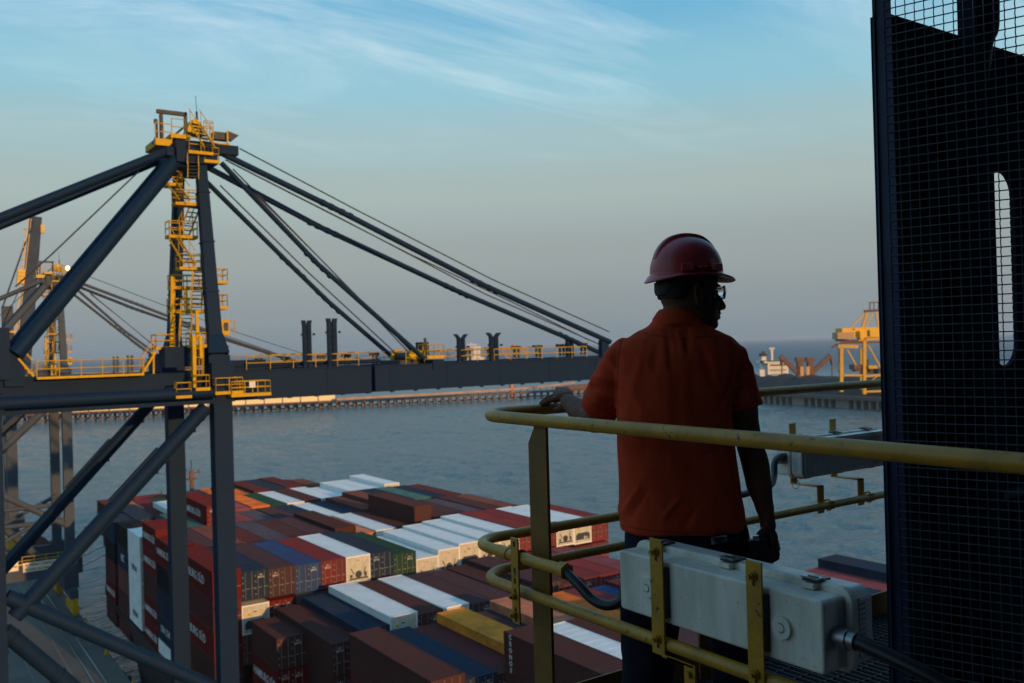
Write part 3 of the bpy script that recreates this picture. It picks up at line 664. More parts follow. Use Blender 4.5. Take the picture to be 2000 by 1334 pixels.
    mb = MB(); mb.tube((19.8,63.0,GT+.35),(31,63.0,GT+.35),.16,10); mb.box((19,62.9,GT-.2),(22,64.3,GT+.75)); mb.obj('hydraulic_pipe', MN, root)
    # landward walkway on the girder
    mb = MB(); a = PU(70,738,61.3).x; mb.box((a,60.7,GT+.0),(13.3,61.45,GT+.14)); mb.obj('walkway', MYE, root)
    mb = MB(); rail3(mb, [(a,60.74,GT+.14),(13.3,60.74,GT+.14)], .95, 1.2); mb.obj('walkway_handrail', MYE, root)
    flight(root, PU(304,688,61.2), PU(276,733,61.2)); flight(root, PU(36,700,61.2), PU(66,735,61.2))
    # stair tower
    for x0, x1, yd, yr, u, du in ((369,417,298,270,62.6,1.1),(399,429,315,288,62.9,1.6),(326,357,360,334,64.2,1.2),(343,393,398,371,63.4,1.1),(330,387,462,432,64.0,1.1),(351,402,524,496,63.2,1.1),
            (334,397,562,540,65.4,1.0),(334,404,608,586,65.2,1.2),(304,343,680,657,62.2,1.3),(370,404,676,652,61.0,1.0),(422,446,551,525,62.3,1.2),(428,446,601,576,62.2,1.2),(421,476,767,738,59.3,1.3),(452,530,771,745,59.2,1.1),(344,375,775,750,59.6,.5),(383,411,760,740,59.4,.8)):
        platf(root, x0, x1, yd, yr, u, du)
    for p, q, u in (((378,302),(366,355),63.6),((338,362),(350,396),63.9),((381,402),(368,458),63.9),((340,466),(360,520),63.6),((390,528),(371,606),63.8),((365,611),(350,680),63.6),((380,240),(398,296),63.2)):
        sg_ = 1 if (p[0]+p[1]) % 2 else -1; flight(root, PU(*p, u)-Vector((.35,0,0)), PU(*q, u)-Vector((.35,-1.4*sg_,0)), .72)
    for x, y0, y1, u in ((336,540,690,65.2),(339,540,690,66),(362,560,610,65.2),(384,606,660,61.6),(378,655,758,60.2),(391,655,700,60.2)): mb = MB(); mb.beam(PU(x,y0,u), PU(x-1 if x<350 else x+2,y1,u), .2, .2); mb.obj('tower_post', MYE, root)
    mb = MB()
    for i in range(6): a_ = i*1.047; d_ = Vector((.38*math.cos(a_),.38*math.sin(a_),0)); mb.tube(PU(386,660,60.5)+d_, PU(386,736,60.5)+d_, .03, 4)
    for i in range(5): c = PU(386,664+i*17,60.5); mb.path([c+Vector((.38*math.cos(t*.7854),.38*math.sin(t*.7854),0)) for t in range(8)], .03, 4, closed=True)
    mb.obj('caged_ladder', MYE, root)
    mb = MB(); mb.beam(PU(300,685,62), PU(300,735,62), .1, .1); mb.obj('tower_post', MYE, root)
    mb = MB(); v = pbox(mb, 432, 624, 448, 655, 61.4, 1.3); cab = mb.obj('inspection_cabin', MYE, root)
    mb = MB(); pbox(mb, 437, 630, 446, 646, 61.38, .02); t = mb.obj('window', M['glassd'], cab, off=root['_o']); t.location = (0,0,0)
    mb = MB(); rail3(mb, [(v[1],61.95,v[2]),(v[1]+.55,61.95,v[2])], 1.0, .5); mb.obj('cabin_handrail', MYE, root)
    # apex gear
    mb = MB(); pbox(mb, 304, 271, 336, 284, 64.0, 3); pbox(mb, 334, 262, 372, 270, 64.0, 3); ap = mb.obj('apex_platform', MYE, root)
    mb = MB(); a = PU(304,271,64); b = PU(336,271,64); rail3(mb, [(a.x,64.05,a.z),(b.x,64.05,a.z)], 1.1, .6); a = PU(336,262,64); b = PU(362,262,64); rail3(mb, [(a.x,64.05,a.z),(b.x,64.05,a.z)], 1.1, .8)
    t = mb.obj('handrail', MYE, ap, off=root['_o']); t.location = (0,0,0)
    mb = MB(); pbox(mb, 307, 216, 365, 223, 64.6, .3); pbox(mb, 361, 219, 366, 263, 64.6, .3); pbox(mb, 313, 222, 319, 270, 64.6, .3); pbox(mb, 302, 232, 308, 240, 64.6, .3); mb.beam(PU(305,238,64.7), PU(306,275,64.7), .18, .18); mb.beam(PU(306,262,64.7), PU(298,282,64.7), .1, .1)
    mb.beam(PU(343,262,64.7), PU(362,246,64.7), .15, .15)
    mb.obj('maintenance_hoist', M['dark'], root)
    mb = MB(); a = PU(378,233,65); v = [(a.x-.6,a.z-1.0),(a.x-.35,a.z-.25),(a.x,a.z),(a.x+.4,a.z-.25),(a.x+.55,a.z-1.2)]; mb.prism(v, 1, 64.6, 65.6); mb.obj('sheave_housing', MYE, root)
    mb = MB(); mb.path([PU(382,187,65.2), PU(384,218,65.2)], .02, 5); mb.path([PU(384,218,65.2), PU(386,262,65.2)], .08, 6); mb.obj('antenna', M['dark'], root)
    mb = MB()
    for i in range(6): c = PU(407,238+i*11,64); mb.path([c+Vector((.34*math.cos(t*.7854),.34*math.sin(t*.7854),0)) for t in range(8)], .025, 4, closed=True)
    for t in range(8): 
        d = Vector((.34*math.cos(t*.7854),.34*math.sin(t*.7854),0)); mb.tube(PU(407,238,64)+d, PU(407,293,64)+d, .02, 4)
    mb.obj('caged_ladder', MYE, root)
    mb = MB(); pbox(mb, 417, 258, 447, 272, 64.4, .7); pbox(mb, 418, 279, 449, 283, 64.2, 1.0, 1); a = PU(466,265,64.6)
    mb.prism([(PU(444,256,64.6).x,PU(444,256,64.6).z),(a.x,a.z),(PU(452,276,64.6).x,PU(452,276,64.6).z),(PU(442,268,64.6).x,PU(442,268,64.6).z)],1,64.5,64.9); pbox(mb, 443, 254, 446, 280, 64.1, .06, 1)
    mb.obj('sheave_beam', [M['dark'], MYE], root)
    if full:
        mb = MB(); pbox(mb, 487, 745, 499, 757, 59.15, .03); mb.obj('warning_sign', M['white'], root)
    root['_o'] = real
    root.location = (11.8+dx, 66+dy, QZ); root.scale = (1,1,sz)
    return root, real
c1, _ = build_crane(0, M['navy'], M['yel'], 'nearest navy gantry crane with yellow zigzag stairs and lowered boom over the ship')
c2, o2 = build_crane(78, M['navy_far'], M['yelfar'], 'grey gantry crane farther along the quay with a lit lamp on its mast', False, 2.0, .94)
# signs on the far crane's sill beam, ties, lamp (local coordinates of that crane)
O2 = Vector(c2.location); SZ2 = .94
def loc2(p): return Vector((p.x-O2.x, p.y-O2.y, (p.z-O2.z)/SZ2))
def on(par, nm, mb, m): return mb.obj(nm, m, par, off=par['_o'])
def raw(par, nm, mb, m): return mb.obj(nm, m, par, off=(0,0,0))
ys = 138.6-.45-.05
def signbox(x0,x1,y0,y1,nm):
    xm, ym = (x0+x1)/2, (y0+y1)/2; a = loc2(PU(x0,ym,ys)); b = loc2(PU(x1,ym,ys)); c = loc2(PU(xm,y0,ys)); d = loc2(PU(xm,y1,ys))
    mb = MB(); mb.box((a.x,a.y,d.z),(b.x,a.y+.03,c.z)); return raw(c2, nm, mb, M['sign']), (a.x,b.x,d.z,c.z,a.y)
s1, v1 = signbox(45,110,1096,1114,'load_sign'); s2, v2 = signbox(-8,36,1098,1118,'maker_sign')
for (sg, v, txt, sz, dz) in ((s1, v1, 'SWL TWIN/HEAVY CONTAINER 65T', .38, .30),(s1, v1, 'SWL UNDER CARGO BEAM     77T', .38, -.36),(s2, v2, 'ZPMC', 1.1, .2)):
    t = link('lettering', text_mesh(txt, sz, m=M['redt'], bold=.010), sg, (0,0,0), (math.pi/2,0,0)); t.location = ((v[0]+v[1])/2, v[4]-.012, (v[2]+v[3])/2+dz)
    w_ = max(p.co.x for p in t.data.vertices)-min(p.co.x for p in t.data.vertices); t.scale = ((v[1]-v[0])*.9/w_, 1.25, 1)
XL2, XW2, dY = 4.7-11.8, 18.05-11.8, 60.6-66
for z, zz in ((16.0,16.0),(13.6,13.6)):
    mb = MB(); mb.tube((XL2,dY,z),(XW2,dY,zz),.33,10); raw(c2, 'portal_tie', mb, M['navy_far'])
mb = MB(); mb.tube((XL2,dY,8.6),(XW2,dY,15.8),.3,10); raw(c2, 'brace', mb, M['navy_far'])
mb = MB(); mb.tube((XL2,-dY,9),(XW2,-dY,15.8),.3,10); raw(c2, 'brace', mb, M['navy_far'])
mb = MB(); rail3(mb, [(XL2-1.2,dY-.4,8.0),(XW2+1.3,dY-.4,8.0)], 1.1, 1.4, .05); mb.box((XL2-1.3,dY-.47,7.95),(XW2+1.4,dY-.3,8.15)); raw(c2, 'sill_handrail', mb, M['yelfar'])
mb = MB(); c = loc2(PU(132,524,136)); mb.path([c+Vector((0,0,-.36)), c+Vector((0,0,-.25)), c, c+Vector((0,0,.25)), c+Vector((0,0,.36))], [.05,.2,.28,.2,.05], 14); raw(c2, 'mast_lamp', mb, M['lamp'])
# third crane, boom raised
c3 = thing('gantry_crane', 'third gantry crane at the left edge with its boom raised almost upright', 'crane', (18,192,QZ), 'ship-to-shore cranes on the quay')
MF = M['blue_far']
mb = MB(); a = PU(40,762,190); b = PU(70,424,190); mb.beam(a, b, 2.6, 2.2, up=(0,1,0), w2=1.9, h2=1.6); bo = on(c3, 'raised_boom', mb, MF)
mb = MB()
d = (b-a)
for k in range(26):
    t = .05+k*.035; c = a+d*t+Vector((-1.6,-.8,0)); mb.box(c-Vector((.3,.3,.08)), c+Vector((.3,.3,.08)))
mb.beam(a+Vector((-2.0,-.9,0)), b+Vector((-1.4,-.9,-.5)), .12, .12); mb.beam(a+Vector((-1.5,-.9,0)), b+Vector((-.9,-.9,-.5)), .12, .12)
for t in (.62,.64,.66,.68): c = a+d*t+Vector((-1.7,-.9,0)); mb.box(c-Vector((.6,.5,.35)), c+Vector((.6,.5,.35)))
c = a+d*.93+Vector((1.2,-.5,0)); mb.box(c-Vector((.3,.4,.8)), c+Vector((.3,.4,.8)))
on(c3, 'boom_ladder', mb, M['yelfar'])
for x, y in ((PU(20,760,190).x,190),(PU(14,760,201).x,201),(6,190)):
    mb = MB(); mb.beam((x,y,6),(x,y,38),1.7,1.5,up=(0,1,0)); on(c3, 'leg', mb, M['navy_far'])
mb = MB(); x = PU(20,760,190).x; mb.box((-12,190.8,36),(x+2,192.2,38.2)); mb.box((x-1,190,38),(x+.8,191.5,PU(8,598,190).z)); on(c3, 'mast', mb, M['navy_far'])
mb = MB()
for p in ([(4,600),(50,470)],[(6,600),(66,430)],[(0,650),(40,560)]): mb.path([PU(*q, 189) for q in p], .07, 4)
on(c3, 'stay_ropes', mb, M['dark'])
for x0,x1,yd,yr in ((8,30,648,632),(0,10,664,652),(0,12,706,690),(0,12,728,714)): 
    mb = MB(); v = pbox(mb, x0, yd-2, x1, yd+2, 189, 1.5); on(c3, 'platform', mb, M['yelfar'])
mb = MB(); mb.box((2,189.5,8),(20,190.4,9.8)); on(c3, 'sill_beam', mb, M['navy_far'])
mb = MB(); mb.box((17,187.5,4.3),(19,196,6)); on(c3, 'bogie', mb, M['yelfar'])
# cable drum and yellow gear at the far crane's foot
cr = thing('cable_reel', 'round brown cable drum standing on the quay behind the grey crane', 'cable drum', (10,168,QZ))
mb = MB(); c = PU(62,1040,168); c.z = QZ+3.2; mb.tube(c, c+Vector((0,.8,0)), 3.0, 28); on(cr, 'drum', mb, M['rust'])
mb = MB(); mb.box((c.x-.3,167.6,QZ),(c.x+.3,169.2,QZ+3.2)); on(cr, 'stand', mb, M['navy_far'])
# ------------------------------------------------------------------ far jetties, ships, unloader
jt = thing('conveyor_jetty', 'long low coal jetty on piles with a sunlit conveyor gallery crossing the bay', 'jetty', tuple(PZ(460,805,0)))
def on(par, nm, mb, m): return mb.obj(nm, m, par, off=par['_o'])
line = [(-120,834),(0,829),(230,818),(460,806),(700,795),(900,785),(1060,776),(1190,768)]
base = [PZ(x,y,0) for x,y in line]
def sub(pts, n):
    out = []; L_ = [(b-a).length for a,b in zip(pts,pts[1:])]; T = sum(L_)
    for i in range(n+1):
        t = T*i/n; k = 0
        while k < len(L_)-1 and t > L_[k]: t -= L_[k]; k += 1
        out.append(pts[k].lerp(pts[k+1], min(1, t/L_[k])))
    return out
def strip(mb, pts, w, z0, z1, off=0):
    for a, b in zip(pts, pts[1:]):
        d = (b-a).normalized(); nrm = Vector((-d.y, d.x, 0)); s = Vector((0,0,(z0+z1)/2))+nrm*off
        mb.beam(a+s-d*.05, b+s+d*.05, w, z1-z0)
mb = MB(); pts = sub(base, 40); strip(mb, pts, 9, 3.6, 5.2); on(jt, 'deck', mb, M['pile'])
mb = MB()
for p in sub(base, 80):
    for o_ in (-3.5, 3.5):
        q = p+Vector((S_,C_,0))*o_; mb.beam(q+Vector((0,0,-2)), q+Vector((0,0,3.8)), 1.5, 1.3, up=(0,1,0))
o = on(jt, 'piles', mb, M['pile']); o['kind'] = 'stuff'
mb = MB(); strip(mb, sub(base, 30), 1.0, .6, 1.6); on(jt, 'fender_beam', mb, M['pile'])
mb = MB(); g = [PZ(x,y,8.5) for x,y in ((-120,810),(0,805),(230,795),(460,785),(655,776))]; gp = sub(g, 20)
for a, b in zip(gp, gp[1:]):
    mb.beam(a.lerp(b,.02), a.lerp(b,.955), 3.2, 3.6)
on(jt, 'gallery', mb, M['gallery'])
mb = MB(); strip(mb, gp, 3.6, -.1-2.6, -1.9)
for p in sub(g, 40): mb.box(p-Vector((.4,.4,4.2)), p+Vector((.4,.4,-1.5)))
on(jt, 'gallery_frame', mb, M['rust'])
mb = MB(); g2 = sub([PZ(x,y,7.5) for x,y in ((657,780),(900,767),(1020,759),(1095,751),(1120,748))], 24); strip(mb, g2, 2.5, -.6, .9); on(jt, 'open_conveyor', mb, mat('conveyor_belt', (.42,.29,.19), .8, dirt=.4, scale=.2))
mb = MB()
for p in g2: mb.box(p-Vector((.3,.3,3)), p+Vector((.3,.3,-.5)))
o = on(jt, 'conveyor_posts', mb, M['rust']); o['kind'] = 'stuff'; mb = MB()
mb.beam(PZ(1090,760,7)+Vector((0,0,0)), PZ(1175,750,7), 5, 3); on(jt, 'transfer_tower', mb, M['rust'])
# red slewing conveyor on the jetty seen over the boom, ship lying off
sl = thing('stacker_boom', 'thin orange stacker arm rising behind the boom handrail', 'stacker', tuple(PZ(1000,782,0)))
mb = MB(); D = 660
for p, q in (((980,688),(1003,674)),((1003,672),(1004,700)),((982,688),(995,702)),((1003,674),(1030,690))): mb.beam(PD(*p,D), PD(*q,D), 1.1, 1.1)
mb.beam(PD(995,702,D), PD(1000,775,D), 2, 2); on(sl, 'arm', mb, mat('orange_steel', (.6,.2,.06), .7))
tk = thing('anchored_tanker', 'pale cargo ship lying off on the horizon behind the boom', 'ship', tuple(PZ(920,716,0)))
D = 1700; c = PD(915,701,D)
def dbox(mb, x0, y0, x1, y1, D, dd, mi=0):
    # box facing the camera line at distance D
    a = PD(x0,(y0+y1)/2,D); b = PD(x1,(y0+y1)/2,D); t = PD((x0+x1)/2,y0,D); l = PD((x0+x1)/2,y1,D); f = Vector((S_,C_,0))*dd
    zt, zb = t.z, l.z
    vs = [(a.x,a.y,zb),(b.x,b.y,zb),(b.x+f.x,b.y+f.y,zb),(a.x+f.x,a.y+f.y,zb),(a.x,a.y,zt),(b.x,b.y,zt),(b.x+f.x,b.y+f.y,zt),(a.x+f.x,a.y+f.y,zt)]
    mb.add(vs, [(3,2,1,0),(4,5,6,7),(0,1,5,4),(1,2,6,5),(2,3,7,6),(3,0,4,7)], mi)
mb = MB(); r_ = Vector((C_,-S_,0)); f_ = Vector((S_,C_,0))
def hullblock(mb, x0, x1, yt, yb, D, wd):
    a = PD(x0,yt,D); b = PD(x1,yt,D); zt = a.z; rings = []
    L_ = (b-a).length
    for t, w_, s in ((0,.15,0),(.08,.7,.01),(.2,1,.0),(.9,1,0),(1,.8,0)):
        c = a.lerp(b,t); rings.append([Vector((c.x,c.y,zt))-f_*wd/2*w_, Vector((c.x,c.y,zt))+f_*wd/2*w_, Vector((c.x,c.y,-3))+f_*wd/2*w_*.8+r_*(L_*.03 if t < .1 else 0), Vector((c.x,c.y,-3))-f_*wd/2*w_*.8+r_*(L_*.03 if t < .1 else 0)])
    mb.loft(rings, smooth=False)
hullblock(mb, 888, 946, 699, 712, D, 25); on(tk, 'hull', mb, M['super'])
mb = MB(); dbox(mb, 925, 676, 938, 699, D, 18); dbox(mb, 920, 668, 922, 699, D, 3); dbox(mb, 912, 672, 932, 674, D, 2); dbox(mb, 905, 680, 907, 699, D, 3); on(tk, 'superstructure', mb, M['super'])
# coal pier on the right
pr = thing('coal_pier', 'concrete pier with dark coal heaps behind the worker on the right', 'pier', tuple(PZ(1600,798,0)))
pb = [PZ(1430,786,0), PZ(1490,788,0), PZ(1740,802,0), PZ(2100,824,0)]; ax = (pb[2]-pb[1]).normalized(); nv = Vector((-ax.y, ax.x, 0))
if nv.dot(f_) < 0: nv = -nv
mb = MB(); A0, B0 = pb[1]-ax*40, pb[3]
def slab(mb, A, B, o0, o1, z0, z1, mi=0):
    vs = [A+nv*o0, B+nv*o0, B+nv*o1, A+nv*o1]
    mb.add([(p.x,p.y,z0) for p in vs]+[(p.x,p.y,z1) for p in vs], [(3,2,1,0),(4,5,6,7),(0,1,5,4),(1,2,6,5),(2,3,7,6),(3,0,4,7)], mi)
slab(mb, A0, B0, 0, 60, 4.6, 6.6); on(pr, 'deck', mb, M['pile'])
mb = MB(); Lp = (B0-A0).length; x = 0; k = 0
while x < Lp-4:
    big = (k % 5 == 0); w_ = 9 if big else 1.6
    slab(mb, A0+ax*x, A0+ax*(x+w_), .6, 14, -2, 4.5); x += w_+(3.2 if not big else 3.0); k += 1
o = on(pr, 'pier_blocks', mb, M['conc2']); o['kind'] = 'stuff'
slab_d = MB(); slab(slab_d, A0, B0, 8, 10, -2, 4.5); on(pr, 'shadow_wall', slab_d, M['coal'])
mb = MB(); rr = random.Random(3); n = 60; rings = []
for i in range(n+1):
    p = A0.lerp(B0, i/n)+nv*24; h = 9.5+2.5*noise.noise(Vector((i*.35,0,0)))+rr.uniform(-.4,.4); w_ = 20
    rings.append([Vector((p.x,p.y,0))+nv*(o_*w_)+Vector((0,0,6.5+h*max(0,(1-abs(o_))) **.8 + rr.uniform(-.3,.3))) for o_ in (-1,-.75,-.5,-.25,0,.25,.5,.75,1)])
vs = [v for r in rings for v in r]; mb.add(vs, [(i*9+j,i*9+j+1,(i+1)*9+j+1,(i+1)*9+j) for i in range(n) for j in range(8)], 0, True); on(pr, 'coal_heaps', mb, M['coal'])
# bulk carrier behind the pier
D = 640
bk = thing('bulk_carrier', 'bulk carrier with sunlit white deckhouse moored behind the coal pier', 'ship', tuple(PZ(1512,765,0)))
mb = MB(); hullblock(mb, 1478, 1760, 742, 760, D, 30); on(bk, 'hull', mb, M['rust'])
mb = MB(); dbox(mb, 1500, 709, 1540, 745, D, 20); dbox(mb, 1484, 722, 1503, 745, D+2, 16); dbox(mb, 1493, 705, 1541, 709, D-1, 22); on(bk, 'deckhouse', mb, M['super'])
mb = MB(); dbox(mb, 1505, 712, 1536, 714, D-.6, .3); dbox(mb, 1505, 722, 1536, 723.2, D-.6, .3); dbox(mb, 1505, 731, 1536, 732, D-.6, .3); dbox(mb, 1500, 704, 1530, 706, D-1.3, 10); on(bk, 'window_band', mb, M['glassd'])
mb = MB(); dbox(mb, 1488, 696, 1497, 722, D+4, 5); dbox(mb, 1506, 680, 1510, 706, D+4, 1.2); dbox(mb, 1503, 679, 1513, 682, D+4, 1.5); on(bk, 'funnel', mb, M['super'])
mb = MB(); dbox(mb, 1487, 690, 1498, 696, D+3.5, 6); dbox(mb, 1490, 686, 1494, 691, D+4, 3); dbox(mb, 1487, 704, 1496, 710, D+3, 3); on(bk, 'funnel_cap', mb, M['dark'])
# twin-arm loader
tl = thing('ship_loader', 'rusty twin ship loader with two arms spread like a V', 'ship loader', tuple(PZ(1575,790,0)))
D = 560; mb = MB()
for x in (1562, 1582): mb.beam(PD(x,742,D), PD(x,703,D), 3.2, 3.2, up=tuple(f_)); mb.beam(PD(x-1,706,D), PD(x-1,698,D), 4.6, 3.6, up=tuple(f_))
mb.beam(PD(1556,735,D), PD(1590,735,D), 4, 3)
for x in (1560,1570,1580,1588): mb.beam(PD(x,742,D), PD(x,775,D), 1.2, 1.2, up=tuple(f_))
on(tl, 'tower', mb, M['rust'])
mb = MB()
for x in (1566, 1578): mb.beam(PD(x,734,D-2), PD(x,716,D-2), 2.0, .6, up=tuple(f_))
on(tl, 'lit_panel', mb, mat('ochre_panel', (.70,.36,.12), .7))
for p, q, x in (((1560,730),(1524,696),1524),((1586,728),(1622,694),1622)):
    mb = MB(); mb.beam(PD(*p,D), PD(*q,D), 2.2, 2.6); mb.beam(PD(q[0],q[1],D), PD(q[0]+3,q[1]+18,D), 1.2, 1.2); mb.beam(PD(q[0]+3,q[1]+16,D), PD(q[0]+3,q[1]+52,D), .5, .5)
    for t in (0,.25,.5,.75): c = PD(p[0]+(q[0]-p[0])*t,p[1]+(q[1]-p[1])*t,D); mb.box(c-Vector((.6,.6,1.8)), c+Vector((.6,.6,1.8)))
    on(tl, 'arm', mb, M['rust'])
# yellow unloader
yc = thing('grab_unloader', 'bright yellow grab unloader crane standing on the coal pier', 'crane', tuple(PZ(1680,800,0)))
D = 480; Y = M['yelfar']; U_ = tuple(f_)
def yb(nm, lst, m=Y, t=1.0, dd=0):
    mb = MB()
    for (x0,y0,x1,y1,*w_) in lst: mb.beam(PD(x0,y0,D+dd), PD(x1,y1,D+dd), (w_[0] if w_ else t), (w_[0] if w_ else t), up=U_ if abs(x1-x0) < abs(y1-y0) else (0,0,1))
    return on(yc, nm, mb, m)
yb('leg', [(1688,660,1688,770,1.7)]); yb('leg', [(1643,680,1643,765,1.7)]); yb('leg', [(1682,680,1682,760,1.5)], dd=14); yb('leg', [(1723,660,1726,770,1.4)], dd=2)
yb('portal_beam', [(1636,676,1675,677,1.8),(1675,663,1730,660,1.7),(1648,733,1688,733,1.0),(1690,735,1726,732,1.1),(1688,765,1745,763,1.0)])
yb('brace', [(1655,683,1672,714,.7),(1696,675,1722,722,.7),(1700,745,1722,728,.5)])
mb = MB(); dbox(mb, 1645, 640, 1718, 659, D-2, 10); dbox(mb, 1680, 646, 1688, 662, D-4, 3); on(yc, 'house_or_shade', mb, mat('yellow_cladding', (.85,.44,.0), .6, dirt=.15, scale=.3))
mb = MB(); dbox(mb, 1636, 649, 1668, 662, D-5, 8); on(yc, 'trolley_house', mb, mat('beige_cladding', (.50,.30,.14), .7))
mb = MB(); dbox(mb, 1695, 645, 1699, 657, D-2.3, .3); dbox(mb, 1666, 642, 1669, 644, D-2.3, .3); on(yc, 'doorway', mb, M['dark'])
yb('underframe', [(1632,664,1690,668,1.4),(1640,670,1725,668,1.0),(1624,679,1636,672,.9)], M['rust'])
yb('mast', [(1684,640,1694,608,1.2),(1662,640,1690,610,.7),(1718,650,1710,610,.8),(1690,640,1704,612,.6),(1722,668,1712,612,.5)])
yb('mast_top', [(1688,608,1718,606,1.3),(1699,607,1699,592,.5),(1716,606,1716,591,.5),(1698,591,1718,590,.6),(1707,591,1707,606,.4)], M['rust'])
yb('stair', [(1636,680,1640,700,.3),(1640,700,1635,716,.3),(1635,716,1641,732,.3),(1641,732,1637,748,.3)], M['rust'])
mb = MB(); dbox(mb, 1668, 712, 1688, 722, D, 7); dbox(mb, 1672, 720, 1684, 726, D, 6); on(yc, 'hopper', mb, M['rust'])
mb = MB(); dbox(mb, 1697, 714, 1714, 720, D-2, 5); on(yc, 'cab', mb, Y)
mb = MB(); dbox(mb, 1690, 702, 1697, 714, D+6, 4); dbox(mb, 1690, 720, 1722, 730, D+5, 5); on(yc, 'grab', mb, M['dark'])
# ------------------------------------------------------------------ our own crane: walkway, rails, lamps, cage
FZ = 37.5; RZ = 38.745; XN = 1.80; YFAR = 2.89
def loop(z, xn, r, ystart, xend, rc, yf=YFAR):
    pts = [(xn, ystart, z)]
    if ystart < 1: pts += [(xn, y, z) for y in (0, 1.0, 2.0)]
    for i in range(9):
        a = math.pi*i/16; pts.append((xn+rc-rc*math.cos(a), yf-rc+rc*math.sin(a), z))
    pts += [(xend, yf, z)]
    return pts
wk = thing('walkway', 'steel grating walkway with toe boards the worker stands on', 'walkway', (3.4, 1.4, FZ))
mb = MB()
for i in range(150): x = -1.2+i*.0427; mb.box((x,-2.0,FZ-.03),(x+.006,2.93,FZ))
for i in range(50): y = -1.98+i*.1; mb.box((-1.2,y,FZ-.012),(5.2,y+.006,FZ-.004))
on(wk, 'grating', mb, M['dark'])
mb = MB(); mb.box((1.775,2.935,FZ-.02),(5.2,2.943,FZ+.11)); on(wk, 'toe_board', mb, M['post'])
mb = MB(); mb.box((-1.2,2.95,FZ-.16),(5.2,3.0,FZ-.01)); on(wk, 'edge_beam', mb, M['post'])
mb = MB(); mb.box((-1.2,-2.0,FZ-.16),(5.2,-1.94,FZ-.01)); on(wk, 'edge_beam', mb, M['cage'])
rl = thing('handrail', 'yellow tubular guard rail curving round the corner in front of the worker', 'handrail', (XN, 2.45, FZ))
mb = MB(); mb.path(loop(RZ, XN, .0205, -2.0, 4.7, .17), .0215, 20); on(rl, 'top_rail', mb, M['rail'])
mb = MB(); mb.path(loop(38.148, 1.79, .02, -2.0, 4.7, .15), .0185, 16); on(rl, 'lower_rail', mb, M['rail'])
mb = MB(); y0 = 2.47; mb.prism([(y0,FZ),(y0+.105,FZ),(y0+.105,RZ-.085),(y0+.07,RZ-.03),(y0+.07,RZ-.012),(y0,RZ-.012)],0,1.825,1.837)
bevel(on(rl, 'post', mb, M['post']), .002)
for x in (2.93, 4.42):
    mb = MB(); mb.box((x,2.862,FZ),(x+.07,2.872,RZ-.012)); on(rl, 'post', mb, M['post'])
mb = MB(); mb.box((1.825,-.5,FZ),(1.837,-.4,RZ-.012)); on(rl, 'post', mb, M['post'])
# electrical conduit with hoses
cn = thing('conduit', 'yellow electrical conduit loop with couplings and black hoses to the lamps', 'conduit', (1.77, 2.5, 38.0))
mb = MB(); mb.path(loop(38.275, 1.765, .02, 2.30, 3.12, .13, 2.885), .0195, 18); on(cn, 'pipe', mb, M['rail'])
mb = MB(); mb.tube((1.765,2.62,38.275),(1.765,2.69,38.275),.0225,18); on(cn, 'sleeve', mb, M['rail'])
mb = MB(); mb.tube((2.05,2.885,38.275),(2.17,2.885,38.275),.0225,18); on(cn, 'sleeve', mb, M['rail'])
mb = MB(); mb.tube((1.765,2.295,38.275),(1.765,2.33,38.275),.028,6); on(cn, 'coupling_nut', mb, M['rail'])
def smooth(pts, n=6):
    pts = [Vector(p) for p in pts]; out = []
    for i in range(len(pts)-1):
        p0 = pts[max(i-1,0)]; p1 = pts[i]; p2 = pts[i+1]; p3 = pts[min(i+2,len(pts)-1)]
        for k in range(n):
            t = k/n; out.append(.5*((2*p1)+(p2-p0)*t+(2*p0-5*p1+4*p2-p3)*t*t+(3*p1-p0-3*p2+p3)*t**3))
    return out+[pts[-1]]
mb = MB(); mb.path(smooth([(1.765,2.305,38.275),(1.772,2.24,38.238),(1.782,2.19,38.205),(1.80,2.14,38.195),(1.825,2.105,38.215),(1.835,2.098,38.265),(1.835,2.085,38.30),(1.835,2.07,38.30)]), .0155, 14); on(cn, 'hose', mb, M['black'])
mb = MB(); mb.path(smooth([(3.75,3.02,38.40),(3.68,3.01,38.402),(3.62,2.99,38.38),(3.575,2.96,38.32),(3.50,2.93,38.285),(3.3,2.90,38.275),(3.1,2.885,38.275)]), .0165, 14); on(cn, 'hose', mb, M['black'])
mb = MB(); mb.path(smooth([(1.838,1.345,38.29),(1.845,1.28,38.285),(1.88,1.1,38.235),(1.95,.85,38.13),(2.05,.5,37.95),(2.1,.2,37.7)]), .0185, 16); on(cn, 'hose', mb, M['black'])
mb = MB(); mb.box((1.738,2.53,38.055),(1.744,2.572,38.345)); cb = on(cn, 'clamp_plate', mb, M['rail'])
mb = MB()
for z in (38.07,38.10,38.165,38.20,38.235,38.325): mb.box((1.7365,2.546,z-.009),(1.7378,2.556,z+.009))
on(cn, 'slots', mb, M['dark'])
mb = MB()
for z in (38.148,38.085): mb.tube((1.737,2.551,z),(1.722,2.551,z),.012,6); mb.tube((1.722,2.551,z),(1.712,2.551,z),.006,8)
on(cn, 'bolts', mb, M['rail'])
mb = MB(); mb.path([(1.765+.024*math.cos(a*.5236), 2.551, 38.275+.024*math.sin(a*.5236)) for a in range(12)], .005, 6, closed=True); on(cn, 'u_bolt', mb, M['rail'])
